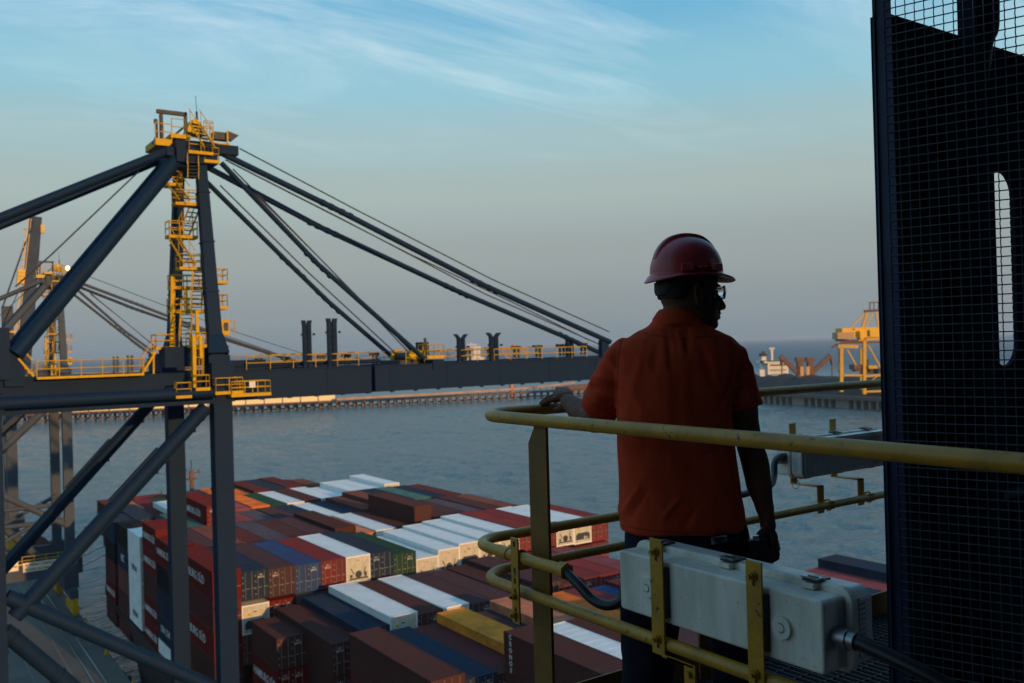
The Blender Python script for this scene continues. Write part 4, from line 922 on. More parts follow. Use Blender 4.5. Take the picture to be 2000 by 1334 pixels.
# lamp fittings
def rbox(mb, a, b, r, axis=0, mi=0, n=5):
    # box with rounded edges about one axis (0: x)
    (x0,y0,z0),(x1,y1,z1) = a, b
    pl = []
    for cx, cz, s in ((y1-r,z1-r,0),(y0+r,z1-r,1),(y0+r,z0+r,2),(y1-r,z0+r,3)):
        for k in range(n+1):
            t = math.pi/2*(s+k/n); pl.append((cx+r*math.cos(t), cz+r*math.sin(t)))
    mb.prism(pl, 0, x0, x1, mi)
def fitting(label, lens_dir):
    # built lying along +Y, back face at x = 0 pointing to -X, lens towards +X, length .72
    f = thing('lamp_fitting', label, 'lamp', (0,0,0), 'lamp fittings on the guard rail')
    mb = MB(); rbox(mb, (0,0,0),(.085,.72,.175),.012); b = on(f, 'housing', mb, M['grp']); bevel(b, .007, 3)
    mb = MB(); rbox(mb, (.085,-.02,-.012),(.108,.74,.192),.035); bevel(on(f, 'flange', mb, M['grp']), .004)
    mb = MB(); rbox(mb, (.108,-.012,-.004),(.172,.732,.184),.03)
    n_ = 38
    for i in range(n_): y = .01+i*.7/n_; mb.box((.172,y,.01),(.176,y+.009,.17))
    for i in range(12): mb.box((.118+i*0,-.0155,.02+i*.012),(.168,-.012,.027+i*.012)); mb.box((.118,.732,.02+i*.012),(.168,.7355,.027+i*.012))
    for i in range(3): mb.box((.122+i*.009,-.016,.02),(.125+i*.009,-.0118,.165))
    on(f, 'diffuser', mb, M['diff'])
    for y in (.09,.36,.63):
        for zz, s in ((.192,1),(-.012,-1)):
            mb = MB(); mb.box((.06,y-.018,zz-.014*s),(.083,y+.018,zz-.002*s)); mb.box((.07,y-.022,zz+.001*s),(.125,y+.022,zz+.006*s),1); mb.box((.082,y-.014,zz-.01*s),(.09,y+.014,zz+.012*s),1)
            mb.box((.075,y-.02,zz+.006*s),(.10,y+.03,zz+.010*s),2)
            mb.obj('latch', [M['grp'], M['black'], M['steel']], f, off=(0,0,0))
    for y in (.118,.595):
        mb = MB(); mb.tube((-.009,y,.087),(0.002,y,.087),.028,28,r2=.030); k = on(f, 'knockout', mb, M['grp'])
        mb = MB(); mb.path([(-.0095,y+.011*math.cos(a),.087+.011*math.sin(a)) for a in [math.radians(60+i*20) for i in range(13)]], .0016, 6); on(k, 'knockout_ring', mb, M['grp2'])
    mb = MB(); mb.tube((.048,-.002,.085),(.048,-.035,.085),.026,8); mb.tube((.048,-.035,.085),(.048,-.055,.085),.021,16); on(f, 'cable_gland', mb, M['steel'])
    mb = MB(); mb.tube((.048,.722,.085),(.048,.745,.085),.02,8); on(f, 'cable_gland', mb, M['steel'])
    return f
def zbar(par, y, top=.24, bot=-.085):
    mb = MB(); mb.box((-.024,y-.025,bot),(-.018,y+.025,top)); bevel(on(par, 'bracket_bar', mb, M['rail']), .001)
    for z in (top-.035, bot+.045):
        mb = MB(); mb.tube((-.025,y,z),(-.030,y,z),.013,16); mb.tube((-.030,y,z),(-.039,y,z),.0105,6); mb.tube((-.039,y,z),(-.047,y,z),.006,10); mb.box((-.0255,y-.004,z-.026),(-.0242,y+.004,z-.012),1)
        mb.obj('bolt', [M['rail'], M['dark']], par, off=(0,0,0))
    mb = MB(); mb.box((-.018,y+.0-.028,.02),(0.0,y-.004,.16)); on(par, 'spacer', mb, M['dark'])
f1 = fitting('grey oblong lamp fitting bolted to the near rail in front of the trousers', 1)
f1.location = (1.79,1.35,38.205)
zbar(f1, .525+.01); zbar(f1, .185)
for k in (0,):
    mb = MB(); mb.box((-.026,.50,-.087),(-.020,.40,-.081)); mb.box((-.026,.394,-.16),(-.020,.434,-.081)); mb.box((-.026,.40,-.087),(-.02,.52,-.08))
    on(f1, 'crank_bracket', mb, M['rail'])
    for z in (-.105,-.14): 
        mb = MB(); mb.tube((-.026,.414,z),(-.038,.414,z),.010,6); on(f1, 'bolt', mb, M['rail'])
f2 = fitting('grey lamp fitting hung outside the far rail beside the blue cage', -1)
f2.rotation_euler = (0,0,math.radians(-90)); f2.location = (3.75,3.09,38.30)
# after the turn local +X points to -Y (towards us) and local +Y to +X
for y in (.16,.50):
    mb = MB(); mb.box((-.02,y-.025,-.06),(-.014,y+.025,.25)); mb.box((-.02,y-.025,-.066),(.15,y+.025,-.06)); mb.box((.144,y-.025,-.20),(.15,y+.025,-.06)); on(f2, 'crank_bracket', mb, M['rail'])
    mb = MB(); mb.path([(.19+.026*math.cos(a*.5236), y, -.152+.026*math.sin(a*.5236)) for a in range(12)], .005, 6, closed=True); mb.box((.208,y-.02,-.17),(.216,y+.02,-.13)); on(f2, 'u_bolt', mb, M['rail'])
mb = MB(); mb.path([(.10,.03+.028*math.cos(a*.5236),-.045+.022*math.sin(a*.5236)) for a in range(12)], .0015, 5, closed=True); on(f2, 'wire_ring', mb, M['steel'])
# mesh cage
CO = Vector((3.112,1.982,FZ)); CD = Vector((.327,-.945,0)).normalized(); CNm = Vector((-CD.y, CD.x, 0))
if CNm.dot(Vector((S_,C_,0))) > 0: CNm = -CNm             # towards the camera
cg = thing('lift_cage', 'dark blue lift cage of woven wire mesh with a slotted back wall', 'cage', tuple(CO))
ZT = 40.9
def cbox(mb, t0, t1, z0, z1, n0, n1, mi=0):
    a = CO+CD*t0; b = CO+CD*t1; vs = []
    for z in (z0, z1):
        for p, n_ in ((a,n0),(b,n0),(b,n1),(a,n1)): q = p+CNm*n_; vs.append((q.x,q.y,z))
    mb.add(vs, [(3,2,1,0),(4,5,6,7),(0,1,5,4),(1,2,6,5),(2,3,7,6),(3,0,4,7)], mi)
mb = MB(); cbox(mb, -.045, .012, FZ, ZT, -.004, .0); cbox(mb, -.052, -.046, FZ, ZT, -.05, .012); cbox(mb, -.018,-.012, FZ, ZT, 0, .004); on(cg, 'corner_post', mb, M['cage'])
mb = MB(); cbox(mb, 1.2, 1.26, FZ, ZT, -.004, .0); on(cg, 'corner_post', mb, M['cage'])
mb = MB()
for i in range(36):
    t = .03+i*.0325; pts = []
    for k in range(103*2): pts.append(CO+CD*t+CNm*(.0045+(.0016 if k % 2 else -.0016))+CD*(.0012 if k % 2 else -.0012)+Vector((0,0,k*.0165)))
    mb.path(pts, .0022, 4, smooth=False)
for k in range(103):
    z = FZ+.0165+k*.033; a = CO+CNm*.0045; off_ = .004*math.sin(k*1.7)
    mb.path([Vector((*(a+CD*(-.004+off_*.4)).xy, z)), Vector((*(a+CD*.6).xy, z)), Vector((*(a+CD*1.22).xy, z))], .0024, 5)
    e = a+CD*(-.004+off_*.4); mb.path([Vector((e.x,e.y,z)), Vector((e.x,e.y,z))-CD*.006-CNm*.003], .003, 5)
on(cg, 'wire_mesh', mb, M['mesh'])
# back wall with a slot
wy0, wy1 = 2.07, 2.09; sx0, sx1 = 3.956, 4.185; sz0, sz1 = 38.85, 39.715; rr_ = (sx1-sx0)/2; cx = (sx0+sx1)/2; WT = 40.235
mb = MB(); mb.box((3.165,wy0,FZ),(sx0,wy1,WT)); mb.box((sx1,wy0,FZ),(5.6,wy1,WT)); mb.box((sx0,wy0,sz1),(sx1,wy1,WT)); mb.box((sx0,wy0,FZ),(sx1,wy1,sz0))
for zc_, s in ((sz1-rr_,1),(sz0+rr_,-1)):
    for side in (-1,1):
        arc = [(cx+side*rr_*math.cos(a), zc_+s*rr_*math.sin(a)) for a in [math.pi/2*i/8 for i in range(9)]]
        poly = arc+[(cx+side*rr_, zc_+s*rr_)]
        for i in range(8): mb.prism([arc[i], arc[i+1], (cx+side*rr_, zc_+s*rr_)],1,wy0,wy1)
on(cg, 'back_wall', mb, M['cage_shaded'])
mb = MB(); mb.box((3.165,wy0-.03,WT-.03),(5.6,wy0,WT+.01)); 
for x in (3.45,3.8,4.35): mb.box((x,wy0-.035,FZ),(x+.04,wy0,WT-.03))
on(cg, 'wall_stiffener', mb, M['cage_shaded'])
mb = MB(); p = PD(1909,300,3.7); mb.box((p.x-.05,p.y-.04,FZ),(p.x+.05,p.y+.04,ZT)); on(cg, 'guide_rail', mb, M['cage_shaded'])
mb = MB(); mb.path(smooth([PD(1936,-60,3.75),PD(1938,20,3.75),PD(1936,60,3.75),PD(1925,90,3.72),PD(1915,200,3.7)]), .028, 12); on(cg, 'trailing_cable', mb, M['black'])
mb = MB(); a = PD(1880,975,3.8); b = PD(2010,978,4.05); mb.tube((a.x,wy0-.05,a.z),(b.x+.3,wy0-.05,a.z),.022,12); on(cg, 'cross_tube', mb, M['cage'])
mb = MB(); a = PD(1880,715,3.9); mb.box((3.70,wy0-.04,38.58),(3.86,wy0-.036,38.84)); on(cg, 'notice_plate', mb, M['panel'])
mb = MB(); mb.box((5.58,.2,FZ),(5.6,2.07,ZT)); mb.box((3.2,.2,ZT),(5.6,2.09,ZT+.02)); on(cg, 'shade_wall', mb, M['cage_shaded'])  # unseen side and roof, added to darken the inside of the cage
# unseen walls and roof, added behind the camera to shade worker and rails
shade_box = thing('house_or_shade', 'unseen navy steel wall and roof overhang added to shade the walkway', 'shade screen', (1.5,-3,FZ))
mb = MB(); mb.box((-4,-2.35,FZ-3),(6.6,-2.2,42.6)); on(shade_box, 'wall', mb, M['cage'])
mb = MB(); mb.box((-4,-2.2,42.4),(6.0,2.2,42.6)); on(shade_box, 'roof', mb, M['cage'])
mb = MB(); mb.box((-2.4,-2.2,FZ-1),(-2.25,1.0,42.4)); on(shade_box, 'shade_wall', mb, M['cage'])
# ------------------------------------------------------------------ the worker
R0, D0 = .57, 2.98
def V(px, py, d):
    x, f, z = ray(px, py)
    return Vector((x/f*d-R0, d-D0, z/f*d+(CAMZ-FZ)))
YAW = -math.atan2(S_, C_)
man = thing('person', 'worker seen from behind in red helmet, orange shirt and navy trousers, gripping the rail', 'person', (D0*S_+R0*C_, D0*C_-R0*S_, FZ))
man.rotation_euler = (0,0,YAW)
ZERO = (0,0,0)
def remesh(mb, vox, it=4, fac=.6):
    me = mb.mesh('tmp', M['skin'], ZERO); ob = bpy.data.objects.new('tmp', me); COL.objects.link(ob)
    r = ob.modifiers.new('r','REMESH'); r.mode = 'VOXEL'; r.voxel_size = vox; r.use_smooth_shade = True
    s = ob.modifiers.new('s','SMOOTH'); s.iterations = it; s.factor = fac
    dg = bpy.context.evaluated_depsgraph_get(); dg.update()
    out = bpy.data.meshes.new_from_object(ob.evaluated_get(dg)); bpy.data.objects.remove(ob)
    for p in out.polygons: p.use_smooth = True
    return out
def put(name, me, m, par=None):
    me.name = name; me.materials.clear(); me.materials.append(m)
    o = bpy.data.objects.new(name, me); COL.objects.link(o); o.parent = par or man; o['_o'] = ZERO; return o
def ell(c, a, b, n=28, e=2.3):
    out = []
    for i in range(n):
        t = 2*math.pi*i/n; ct, st = math.cos(t), math.sin(t)
        out.append(Vector((c.x+a*math.copysign(abs(ct)**(2/e), ct), c.y+b*math.copysign(abs(st)**(2/e), st), c.z)))
    return out
def limb(mb, pts, n=14):
    # pts: (px,py,d,r) -> smooth tapered tube
    P_ = [V(a,b,c) for a,b,c,r in pts]; R__ = [r for *_, r in pts]
    ps = smooth(P_, 5); rs = []
    for i in range(len(P_)-1):
        for k in range(5): t = k/5; t = t*t*(3-2*t); rs.append(R__[i]*(1-t)+R__[i+1]*t)
    rs.append(R__[-1]); mb.path(ps, rs, n)
    for p, r in ((ps[0], rs[0]), (ps[-1], rs[-1])): ball(mb, p, r)
def ball(mb, c, r, sc=(1,1,1), n=10):
    rings = []
    for i in range(1, n):
        t = math.pi*i/n; rings.append([Vector((c.x+r*sc[0]*math.sin(t)*math.cos(2*math.pi*k/14), c.y+r*sc[1]*math.sin(t)*math.sin(2*math.pi*k/14), c.z+r*sc[2]*math.cos(t))) for k in range(14)])
    mb.loft(rings)
# ---- head frame
FA = math.radians(14); fd = Vector((math.cos(FA), math.sin(FA), 0)); sdv = Vector((math.sin(FA), -math.cos(FA), 0))   # face direction, camera-side direction
HC = V(1345,560,2.97)
def HZ(y): return V(1345, y, 2.97).z
def HP(f, s, z): return Vector((HC.x, HC.y, 0))+fd*f+sdv*s+Vector((0,0,z))
def hring(y, ff, fb, hw, n=32, e=2.2):
    out = []; cf = (ff+fb)/2; a = (ff-fb)/2; z = HZ(y)
    for i in range(n):
        t = 2*math.pi*i/n; ct, st = math.cos(t), math.sin(t)
        w_ = hw*(1-.16*max(0, ct))
        out.append(HP(cf+a*math.copysign(abs(ct)**(2/e), ct), w_*math.copysign(abs(st)**(2/e), st), z))
    return out
mb = MB()
mb.loft([hring(*r) for r in ((642,.080,.02,.018),(637,.090,-.005,.032),(629,.094,-.03,.046),(621,.098,-.05,.055),(614,.099,-.062,.060),(606,.097,-.075,.064),(598,.096,-.085,.067),(590,.095,-.092,.070),(580,.092,-.097,.072),(570,.090,-.100,.074),(561,.095,-.101,.076),(550,.099,-.101,.077),(535,.097,-.100,.077),(515,.088,-.090,.070),(495,.06,-.065,.05),(482,.02,-.02,.02))])
for s in (0,): mb.path([HP(.088,0,HZ(566)), HP(.098,0,HZ(578)), HP(.110,0,HZ(590)), HP(.119,0,HZ(599))], [.007,.009,.012,.0125], 12); ball(mb, HP(.119,0,HZ(600)), .0125); 
for s in (-.012,.012): ball(mb, HP(.107,s,HZ(602)), .009)
ball(mb, HP(.100,0,HZ(613.0)), .0135, (.95,1.6,.55)); ball(mb, HP(.098,0,HZ(621.5)), .0135, (.95,1.4,.6)); ball(mb, HP(.083,0,HZ(634)), .020, (.9,1.2,.9))
ball(mb, HP(.088,.028,HZ(561)), .014, (.9,1.4,.5)); ball(mb, HP(.088,-.028,HZ(561)), .014, (.9,1.4,.5))
ball(mb, HP(.06,.052,HZ(596)), .022); ball(mb, HP(.06,-.052,HZ(596)), .022)
# ears
for sg in (1, -1):
    c = HP(-.004, sg*.078, HZ(577)); mb.path([c+fd*(.013*math.cos(a)-.002*math.sin(a))*1.0+sdv*sg*(.004-.004*math.cos(a))+Vector((0,0,.030*math.sin(a))) for a in [2*math.pi*i/16 for i in range(16)]], .0055, 8, closed=True)
    ball(mb, c-Vector((0,0,.002))+fd*.003, .012, (1,.5,1.9)); ball(mb, c+fd*.002-Vector((0,0,.03)), .008)
    ball(mb, c+fd*.012-Vector((0,0,.004))+sdv*sg*.003, .005)
# neck and upper trunk
mb.path([V(1333,588,2.96), V(1330,612,2.965), V(1325,640,2.98), V(1322,668,2.98)], [.060,.060,.066,.09], 24)
mb.loft([ell(V(1322,y,2.98), a, b) for y, a, b in ((650,.10,.05),(690,.15,.08),(800,.15,.09),(950,.15,.09))])
# legs down to ankles
for cx_, kx in ((1268,1262),(1438,1446)):
    mb.path([V(cx_,1130,2.98), V(cx_,1300,2.98), V(kx,1400,3.0), V(kx,1545,2.97)], [.09,.065,.05,.038], 16)
# left arm, hand on the far rail
limb(mb, [(1216,715,2.99,.035),(1196,750,3.05,.045),(1180,795,3.13,.055),(1168,815,3.20,.055),(1150,813,3.28,.052),(1133,803,3.35,.045),(1120,793,3.42,.037),(1110,784,3.47,.031)])
railz = RZ+.0215
def railpt(px, dz=0, dn=0):
    # local coordinates of the top of the far rail
    p = PZ(px, 0+667, RZ) if False else None
    r = wray(px, 800); t = YFAR/r.y; w_ = Vector((r.x*t, YFAR, 0)); loc = w_-Vector(man.location); c, s = math.cos(-YAW), math.sin(-YAW)
    return Vector((loc.x*c-loc.y*s, loc.x*s+loc.y*c-dn, railz-FZ+dz))
wr = V(1106,785,3.50)
fing = [ # knuckle (px,py,d), then tip side offsets
 ((1097,774,3.535),(1081,780,3.555),(1068,785,3.565),(1059,790,3.57)),
 ((1099,769,3.555),(1082,774,3.58),(1067,780,3.59),(1057,788,3.595)),
 ((1104,766,3.575),(1089,769,3.60),(1076,777,3.61),(1067,787,3.615)),
 ((1112,767,3.59),(1100,769,3.615),(1090,776,3.63),(1084,786,3.635))]
for i, (k, a, b, t) in enumerate(fing):
    K, A, B, T = V(*k), V(*a), V(*b), V(*t)
    mb.path([wr+(K-wr)*.1, wr.lerp(K,.6)+Vector((0,0,.002)), K], [.021,.018,.0145], 10)
    r_ = (.0118,.0118,.0112,.010)[i]
    mb.path([K, A], [.0115, r_], 10); mb.path([A, B], [r_, r_*.93], 10); mb.path([B, T], [r_*.93, r_*.8], 10)
    for p, q in ((K,.0120),(A,r_*1.06),(B,r_*1.0),(T,r_*.82)): ball(mb, p, q)
ball(mb, V(1102,774,3.545), .030, (1.3,1.5,.75)); ball(mb, V(1108,779,3.52), .030)
ball(mb, V(1094,777,3.55), .022, (1.3,1.4,.7)); ball(mb, V(1088,780,3.58), .018, (1.3,1.4,.7))
th = [V(1110,788,3.49), V(1104,793,3.50), V(1096,797,3.515), V(1087,800,3.53)]
mb.path(th, [.021,.019,.016,.012], 10); ball(mb, th[-1], .012); ball(mb, th[1], .019)
# right arm hanging, hand round a radio
limb(mb, [(1430,715,2.97,.035),(1446,770,2.98,.053),(1455,830,2.99,.047),(1464,868,3.0,.044),(1475,905,2.99,.0455),(1482,945,2.97,.042),(1492,985,2.95,.031),(1498,1012,2.94,.025),(1500,1026,2.94,.026)])
W2 = V(1500,1026,2.94); RC = V(1481,1080,2.93)
for i, (kx, ky, kd) in enumerate(((1503,1058,2.91),(1512,1062,2.93),(1516,1066,2.95),(1517,1072,2.97))):
    K = V(kx,ky,kd); mb.path([W2, W2.lerp(K,.6), K], [.018,.015,.013], 10); ball(mb, K, .0125)
    r_ = (.010,.0102,.0098,.0088)[i]
    A = V(kx+4-i, ky+17, kd-.006); B = V(kx-13, ky+29-i, kd-.022+.004*i); T = V(kx-24, ky+23-i, kd-.028+.004*i)
    for p, q in ((K,A),(A,B),(B,T)): mb.path([p,q], [r_, r_*.92], 10)
    for p in (A,B): ball(mb, p, r_*1.02)
    ball(mb, T, r_*.85)
ball(mb, V(1505,1050,2.94), .024, (1,1.2,1.3)); ball(mb, V(1510,1068,2.945), .020)
th = [V(1496,1034,2.915), V(1484,1044,2.90), V(1477,1056,2.895), V(1474,1068,2.90)]
mb.path(th, [.014,.012,.0105,.009], 10); ball(mb, th[-1], .0088); ball(mb, th[1], .0118)
body = put('body', remesh(mb, .0034, 5, .5), M['skin'])
# eyes
for s in (-.031,.031):
    mb = MB(); ball(mb, HP(.078,s,HZ(573)), .0115); e_ = put('eye', mb.mesh('eye', M['white'], ZERO), mat('eye_white', (.35,.33,.3), .3)); 
# hair
mb = MB(); mb.loft([hring(*r) for r in ((584,-.016,-.0975,.0735),(576,.0,-.1015,.0765),(566,.01,-.104,.079),(556,.03,-.105,.081),(545,.05,-.105,.082),(530,.06,-.103,.080))])
put('hair', remesh(mb, .004, 3), M['hair'])
# helmet
hz0 = HZ(538); hh = HZ(462)-hz0
def dome(t, k=1.0, fr=0): 
    return k*(1-abs(t)**2.35)**(1/2.1)
rings = []; NR = 56
def hel(z, a_f, a_b, b_, n=NR): 
    out = []
    for i in range(n):
        t = 2*math.pi*i/n; ct, st = math.cos(t), math.sin(t); a_ = a_f if ct > 0 else a_b
        out.append(HP(-.004+a_*ct, b_*st, z))
    return out
mb = MB(); rs = []
AF, AB, BB = .118, .124, .108
for i in range(15):
    t = i/14*.985; k = dome(t); rs.append(hel(hz0+hh*t, AF*k, AB*k, BB*k))
brim = [hel(hz0-.010, AF+.040, AB+.018, BB+.020), hel(hz0-.0135, AF+.042, AB+.019, BB+.021), hel(hz0-.015, AF+.038, AB+.014, BB+.016)]
inner = [hel(hz0-.006, AF-.004, AB-.004, BB-.004), hel(hz0+.02, AF-.008, AB-.008, BB-.008), hel(hz0+.06, AF*.8, AB*.8, BB*.8), hel(hz0+.085, .02,.02,.02)]
allr = inner[::-1]+[brim[2],brim[1],brim[0]]+[hel(hz0+.0, AF+.006, AB+.006, BB+.006)]+rs
# lower the peak at front and back of the brim
for r in (allr[4], allr[5], allr[6]):
    for i, p in enumerate(r):
        ct = math.cos(2*math.pi*i/NR); p.z -= .010*max(0, ct)**2+.010*max(0, -ct)**2-.010*(1-ct*ct)
mb.loft(allr)
hm = put('helmet', mb.mesh('helmet', M['helmet'], ZERO), M['helmet'])
mb = MB(); rr2 = []
for i in range(25):
    a = math.pi*(.16+.72*i/24); ct = math.cos(a); tz = math.sin(a)
    hgt = max(0, 1-abs(ct)**2.1)**(1/2.35); w_ = .020+.004*math.sin(a); up = .011*min(1, 3*min(i, 24-i)/24+.15)
    base = HP(-.004+(AF if ct > 0 else AB)*ct*.985, 0, hz0+hh*hgt*.985)
    nrm = (fd*ct*.8+Vector((0,0,1))*tz).normalized()
    rr2.append([base+sdv*w_-nrm*.012, base+sdv*w_*.72+nrm*up, base+sdv*w_*.3+nrm*(up+.002), base-sdv*w_*.3+nrm*(up+.002), base-sdv*w_*.72+nrm*up, base-sdv*w_-nrm*.012])
mb.loft(rr2); o_ = put('helmet_ridge', mb.mesh('helmet_ridge', M['helmet'], ZERO), M['helmet'], hm)
for f_0, s_0, wd in ((-.052,.108,.020),(.050,.104,.020),(-.003,.116,.016)):
    mb = MB(); c = HP(f_0, s_0, hz0+.018); tang = (fd*1-sdv*(f_0*.8)/.118).normalized(); hgt_ = .024 if wd > .018 else .008
    mb.beam(c-tang*wd, c+tang*wd, .016, hgt_); ob_ = put('helmet_lug', mb.mesh('helmet_lug', M['helmet'], ZERO), M['helmet'], hm); bevel(ob_, .003)
# suspension, chin strap
mb = MB(); mb.loft([hring(548,.100,-.108,.080), hring(562,.02,-.109,.082)], cap=False); mb.loft([hring(551,-.04,-.112,.060), hring(568,-.05,-.112,.058), hring(576,-.07,-.110,.04)]); put('helmet_band', mb.mesh('helmet_band', M['strap'], ZERO), M['strap'], hm)
mb = MB(); pts = [HP(.020,.088,HZ(540)), HP(.026,.083,HZ(565)), HP(.033,.076,HZ(590)), HP(.040,.066,HZ(612)), HP(.048,.050,HZ(632)), HP(.05,.02,HZ(645)), HP(.05,-.02,HZ(645))]
ps = smooth(pts, 5)
for a, b in zip(ps, ps[1:]): mb.beam(a, b+(b-a)*.1, .005, .020, up=tuple(fd))
put('chin_strap', mb.mesh('chin_strap', M['strap'], ZERO), M['strap'], hm)
# safety glasses
gl = MB(); n = 20; ring = []
for i in range(n+1):
    t = -1.15+2.3*i/n; f_ = .060+.058*math.cos(t*.95); s_ = .074*math.sin(t)/math.sin(1.15)
    dz = .006*abs(t)
    ring.append((HP(f_, s_, HZ(562)+.001), HP(f_+.003, s_, HZ(571)), HP(f_-.001, s_*.97, HZ(585)-.004*(1-abs(abs(t)-.5))+dz)))
vs = [p for r in ring for p in r]; gl.add(vs, [(3*i+j,3*i+3+j,3*i+4+j,3*i+1+j) for i in range(n) for j in range(2)], 0, True)
g = put('safety_glasses', gl.mesh('safety_glasses', M['lens'], ZERO), M['lens']); so_ = g.modifiers.new('s','SOLIDIFY'); so_.thickness = .0022
mb = MB()
for sg in (1,-1): mb.path([HP(.083,.073*sg,HZ(565)), HP(.05,.079*sg,HZ(566)), HP(.0,.083*sg,HZ(566)), HP(-.035,.083*sg,HZ(574))], [.0035,.003,.003,.0025], 6)
put('glasses_arm', mb.mesh('glasses_arm', M['strap'], ZERO), M['lens'], g)
# shirt -----------------------------------------------------------
mb = MB(); rows = ((1031,1211,1453,2.985,.140),(1000,1210,1450,2.985,.138),(950,1208,1444,2.985,.134),(900,1207,1438,2.98,.130),(850,1206,1431,2.98,.128),(800,1206,1427,2.98,.128),(760,1204,1430,2.98,.128),(720,1200,1439,2.98,.122),(695,1196,1446,2.98,.115),(675,1202,1443,2.98,.105),(661,1216,1428,2.98,.094),(649,1236,1405,2.98,.084),(640,1254,1388,2.98,.078),(630,1270,1374,2.975,.072),(622,1277,1369,2.97,.068))
rg = []
for y, xl, xr, dc, th in rows:
    a, b = V(xl,y,dc), V(xr,y,dc); c = (a+b)/2; c.z = V((xl+xr)/2,y,dc).z; rg.append(ell(c, (b-a).length/2, th, 40, 2.5))
mb.loft(rg)
def sleeve(pts): 
    P_ = [V(a,b,c) for a,b,c,r in pts]; mb.path(P_, [r for *_,r in pts], 22)
sleeve([(1236,676,2.98,.045),(1219,693,2.985,.055),(1204,722,3.01,.060),(1187,755,3.05,.063),(1170,793,3.11,.066)])
sleeve([(1408,680,2.98,.045),(1427,697,2.98,.056),(1436,725,2.98,.059),(1446,760,2.98,.061),(1456,797,2.98,.060)])
me = remesh(mb, .0065, 4, .5)
FL = []
for a_, b_, am, wd in (((1302,645),(1306,720),-.006,.010),((1322,650),(1330,690),.006,.008),((1330,690),(1336,830),.004,.016),((1342,645),(1334,700),-.005,.010),((1285,668),(1262,760),-.003,.016),((1360,668),(1388,750),-.004,.016),((1250,700),(1225,790),.004,.014),((1390,700),(1408,780),.004,.012),((1300,860),(1390,840),-.003,.016),
    ((1428,730),(1398,800),-.008,.009),((1436,700),(1424,770),.006,.008),((1420,760),(1385,850),.007,.012),((1430,800),(1395,880),-.005,.012),((1212,760),(1240,800),-.006,.010),((1210,800),(1250,870),.004,.012),
    ((1214,1015),(1246,950),.007,.007),((1226,1020),(1262,955),-.005,.008),((1290,1005),(1322,968),.006,.007),((1330,1020),(1352,990),-.005,.008),((1400,925),(1450,975),-.007,.008),((1396,950),(1446,1005),.006,.009),((1350,900),(1420,860),-.004,.012),((1240,910),(1300,935),.004,.012),
    ((1150,752),(1196,775),-.006,.008),((1158,735),(1200,748),.006,.008),((1142,780),(1196,805),.004,.008),((1434,760),(1478,748),-.006,.008),((1430,785),(1484,772),.005,.008),((1440,725),(1468,715),-.005,.007),((1190,690),(1212,740),.006,.008)):
    p_, q_ = V(*a_, 2.9), V(*b_, 2.9); FL.append((p_.x, p_.z, q_.x, q_.z, am, wd))
def fold(p):
    x, y, z = p; n = noise.noise; s = 0
    if y < .05:
        for ax, az, bx, bz, am, wd in FL:
            dx_, dz_ = bx-ax, bz-az; t = max(0, min(1, ((x-ax)*dx_+(z-az)*dz_)/(dx_*dx_+dz_*dz_))); d2 = (x-ax-dx_*t)**2+(z-az-dz_*t)**2
            if d2 < 9*wd*wd: s += am*1.25*math.exp(-d2/(wd*wd))*(1-.55*abs(2*t-1))
    s += .006*n(Vector((x*7, y*7, z*2.2+3)))+.0035*n(Vector((x*16+z*9, y*10, z*5)))
    s += .0030*n(Vector((x*30, y*20, z*9)))
    up = max(0, min(1, (z-1.15)/.25)); s += .0018*up*math.sin((x*1.0)*48+z*4+2*n(Vector((x*5,y,z*4))))*max(0, 1-abs(x)*7)
    low = max(0, min(1, (1.05-z)/.25)); s += .006*low*n(Vector(((x+z*.8)*14, y*6, (z-x*.6)*7)))
    arm = max(0, min(1, (abs(x+.02)-.17)/.05))*max(0, min(1, (z-1.2)/.1)); s += .007*arm*n(Vector((x*14+z*18, y*12, z*20-x*10)))
    return s
for v in me.vertices: v.co += v.normal*fold(v.co)
shirt = put('shirt', me, M['shirt'])
from mathutils.bvhtree import BVHTree
bvh = BVHTree.FromPolygons([v.co.copy() for v in me.vertices], [tuple(p.vertices) for p in me.polygons])
def seam(pxs, nm='seam', r=.0013):
    pts = []
    P0 = [Vector((p[0], p[1], 0)) for p in pxs]
    for p in smooth(P0, 7):
        a_ = V(p.x, p.y, 2.4); d_ = (V(p.x, p.y, 3.2)-a_).normalized(); hit = bvh.ray_cast(a_, d_)
        if hit[0] is not None and (not pts or (hit[0]-pts[-1]).length < .06): pts.append(hit[0]-d_*.0005)
    if len(pts) > 2: mb = MB(); mb.path(pts, r, 6); put(nm, mb.mesh(nm, M['seam'], ZERO), M['seam'], shirt)
seam([(1216,652),(1209,690),(1206,740),(1206,790),(1207,815)]); seam([(1424,660),(1432,700),(1428,750),(1422,795)])
seam([(1212,1026),(1270,1036),(1340,1040),(1400,1038),(1450,1028)], r=.001); seam([(1255,650),(1320,660),(1400,656)], r=.001)
seam([(1136,764),(1160,790),(1200,812)], r=.001); seam([(1424,796),(1455,792),(1488,778)], r=.001)
mb = MB(); cr_ = []
for (y, a_, b_, dx, tk) in ((633,.078,.074,0,0),(622,.080,.074,1,0),(609,.071,.066,4,0),(604,.066,.063,6,0),(603,.061,.058,6,0),(612,.060,.057,4,0),(630,.062,.060,2,0)):
    c = V(1321+dx, y, 2.968); r = ell(c, a_, b_, 40, 2.1)
    for p in r: p.z -= .020*max(0, (p.x-c.x)/a_)+ (.012*max(0,(p.y-c.y)/b_))
    cr_.append(r)
mb.loft(cr_, cap=False); cl_ = put('collar', mb.mesh('collar', M['shirt'], ZERO), M['shirt'], shirt)
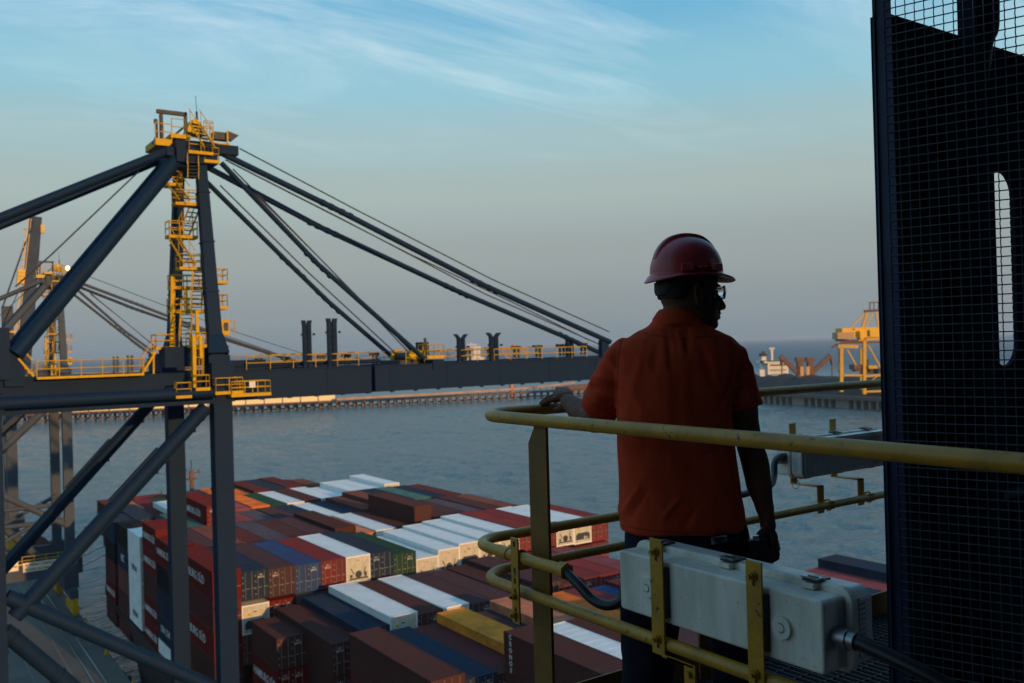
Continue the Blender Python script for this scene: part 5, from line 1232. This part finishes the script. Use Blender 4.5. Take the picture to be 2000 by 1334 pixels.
# trousers --------------------------------------------------------
mb = MB(); rg = []
for y, xl, xr, th in ((1010,1222,1452,.125),(1060,1217,1466,.130),(1110,1214,1478,.132),(1160,1213,1488,.130),(1185,1213,1492,.125)):
    a, b = V(xl,y,2.985), V(xr,y,2.985); c = (a+b)/2; rg.append(ell(c, (b-a).length/2, th, 36, 2.4))
mb.loft(rg)
mb.path([V(1270,1150,2.985), V(1267,1250,2.985), V(1264,1340,2.99), V(1262,1440,3.0), V(1262,1535,2.97)], [.100,.092,.084,.074,.072], 22)
mb.path([V(1436,1150,2.985), V(1440,1250,2.985), V(1444,1340,2.99), V(1447,1440,3.0), V(1447,1535,2.97)], [.100,.092,.084,.074,.072], 22)
me = remesh(mb, .009, 5, .5)
for v in me.vertices: v.co += v.normal*(.007*noise.noise(Vector((v.co.x*9, v.co.y*9, v.co.z*4)))+.004*noise.noise(v.co*22))
tr = put('trousers', me, M['trous'])
mb = MB(); a = V(1389,1050,2.855); b = V(1420,1045,2.845); dz = V(1389,1050,2.855).z-V(1389,1064,2.855).z; mb.add([a, b, b-Vector((0,0,dz)), a-Vector((0,0,dz))], [(0,1,2,3)]); mb.add([p+Vector((0,.004,0)) for p in (a, b, b-Vector((0,0,dz)), a-Vector((0,0,dz)))], [(3,2,1,0)])
pl = put('waist_label', mb.mesh('waist_label', M['labelc'], ZERO), M['labelc'], tr)
t = link('lettering', text_mesh('SEPETIBA\nTECON', .011, m=M['blk']), tr, (a+b)/2+Vector((0,-.004,-dz/2)), (math.pi/2,-.1,0))
for cx_ in (1262,1447):
    mb = MB(); c = V(cx_,1550,2.99); c.z = .0
    rg = []
    for t_, w_, h_ in ((-.11,.03,.05),(-.09,.042,.075),(-.03,.044,.10),(.04,.046,.085),(.12,.050,.06),(.17,.035,.045)):
        rg.append([Vector((c.x+w_*math.cos(k*math.pi/8), c.y+t_, max(0, h_*.5+h_*.5*math.sin(k*math.pi/8)))) for k in range(16)])
    mb.loft(rg); put('boot', mb.mesh('boot', M['shoe'], ZERO), M['shoe'])
# radio in the right hand (a thing of its own)
wp = man.matrix_basis.copy()
RM = Matrix.Translation(man.location) @ Matrix.Rotation(YAW, 4, 'Z')
rc = RM @ V(1483,1079,2.885)
rd = thing('two_way_radio', 'small black two-way radio held in the right hand of the worker', 'radio', tuple(rc)); rd.rotation_euler = (0,math.radians(-8),YAW)
mb = MB(); rbox(mb, (-.029,-.017,-.070),(.029,.017,.046),.008); b_ = mb.obj('casing', M['black'], rd, off=(0,0,0)); b_.location = (-.002,0,0); bevel(b_, .003)
mb = MB(); mb.tube((-.004,-.012,.042),(-.004,-.012,.058),.008,12); mb.tube((-.004,.012,.042),(-.004,.012,.052),.006,12); mb.obj('control_knob', M['steel'], rd, off=(0,0,0))
# ------------------------------------------------------------------ dusk haze over the water
mb = MB(); mb.box((-70000,-70000,-4.5),(70000,70000,70)); hz_ = mb.obj('haze', bpy.data.materials.new('haze_air')); hz_['kind'] = 'stuff'
hm_ = hz_.data.materials[0]; hm_.use_nodes = True; nt = hm_.node_tree; nt.nodes.clear()
ou = N(nt, 'ShaderNodeOutputMaterial'); pv = N(nt, 'ShaderNodeVolumePrincipled'); pv.inputs['Color'].default_value = (.80,.88,.95,1); pv.inputs['Density'].default_value = .00009; pv.inputs['Anisotropy'].default_value = .2
nt.links.new(pv.outputs[0], ou.inputs['Volume'])
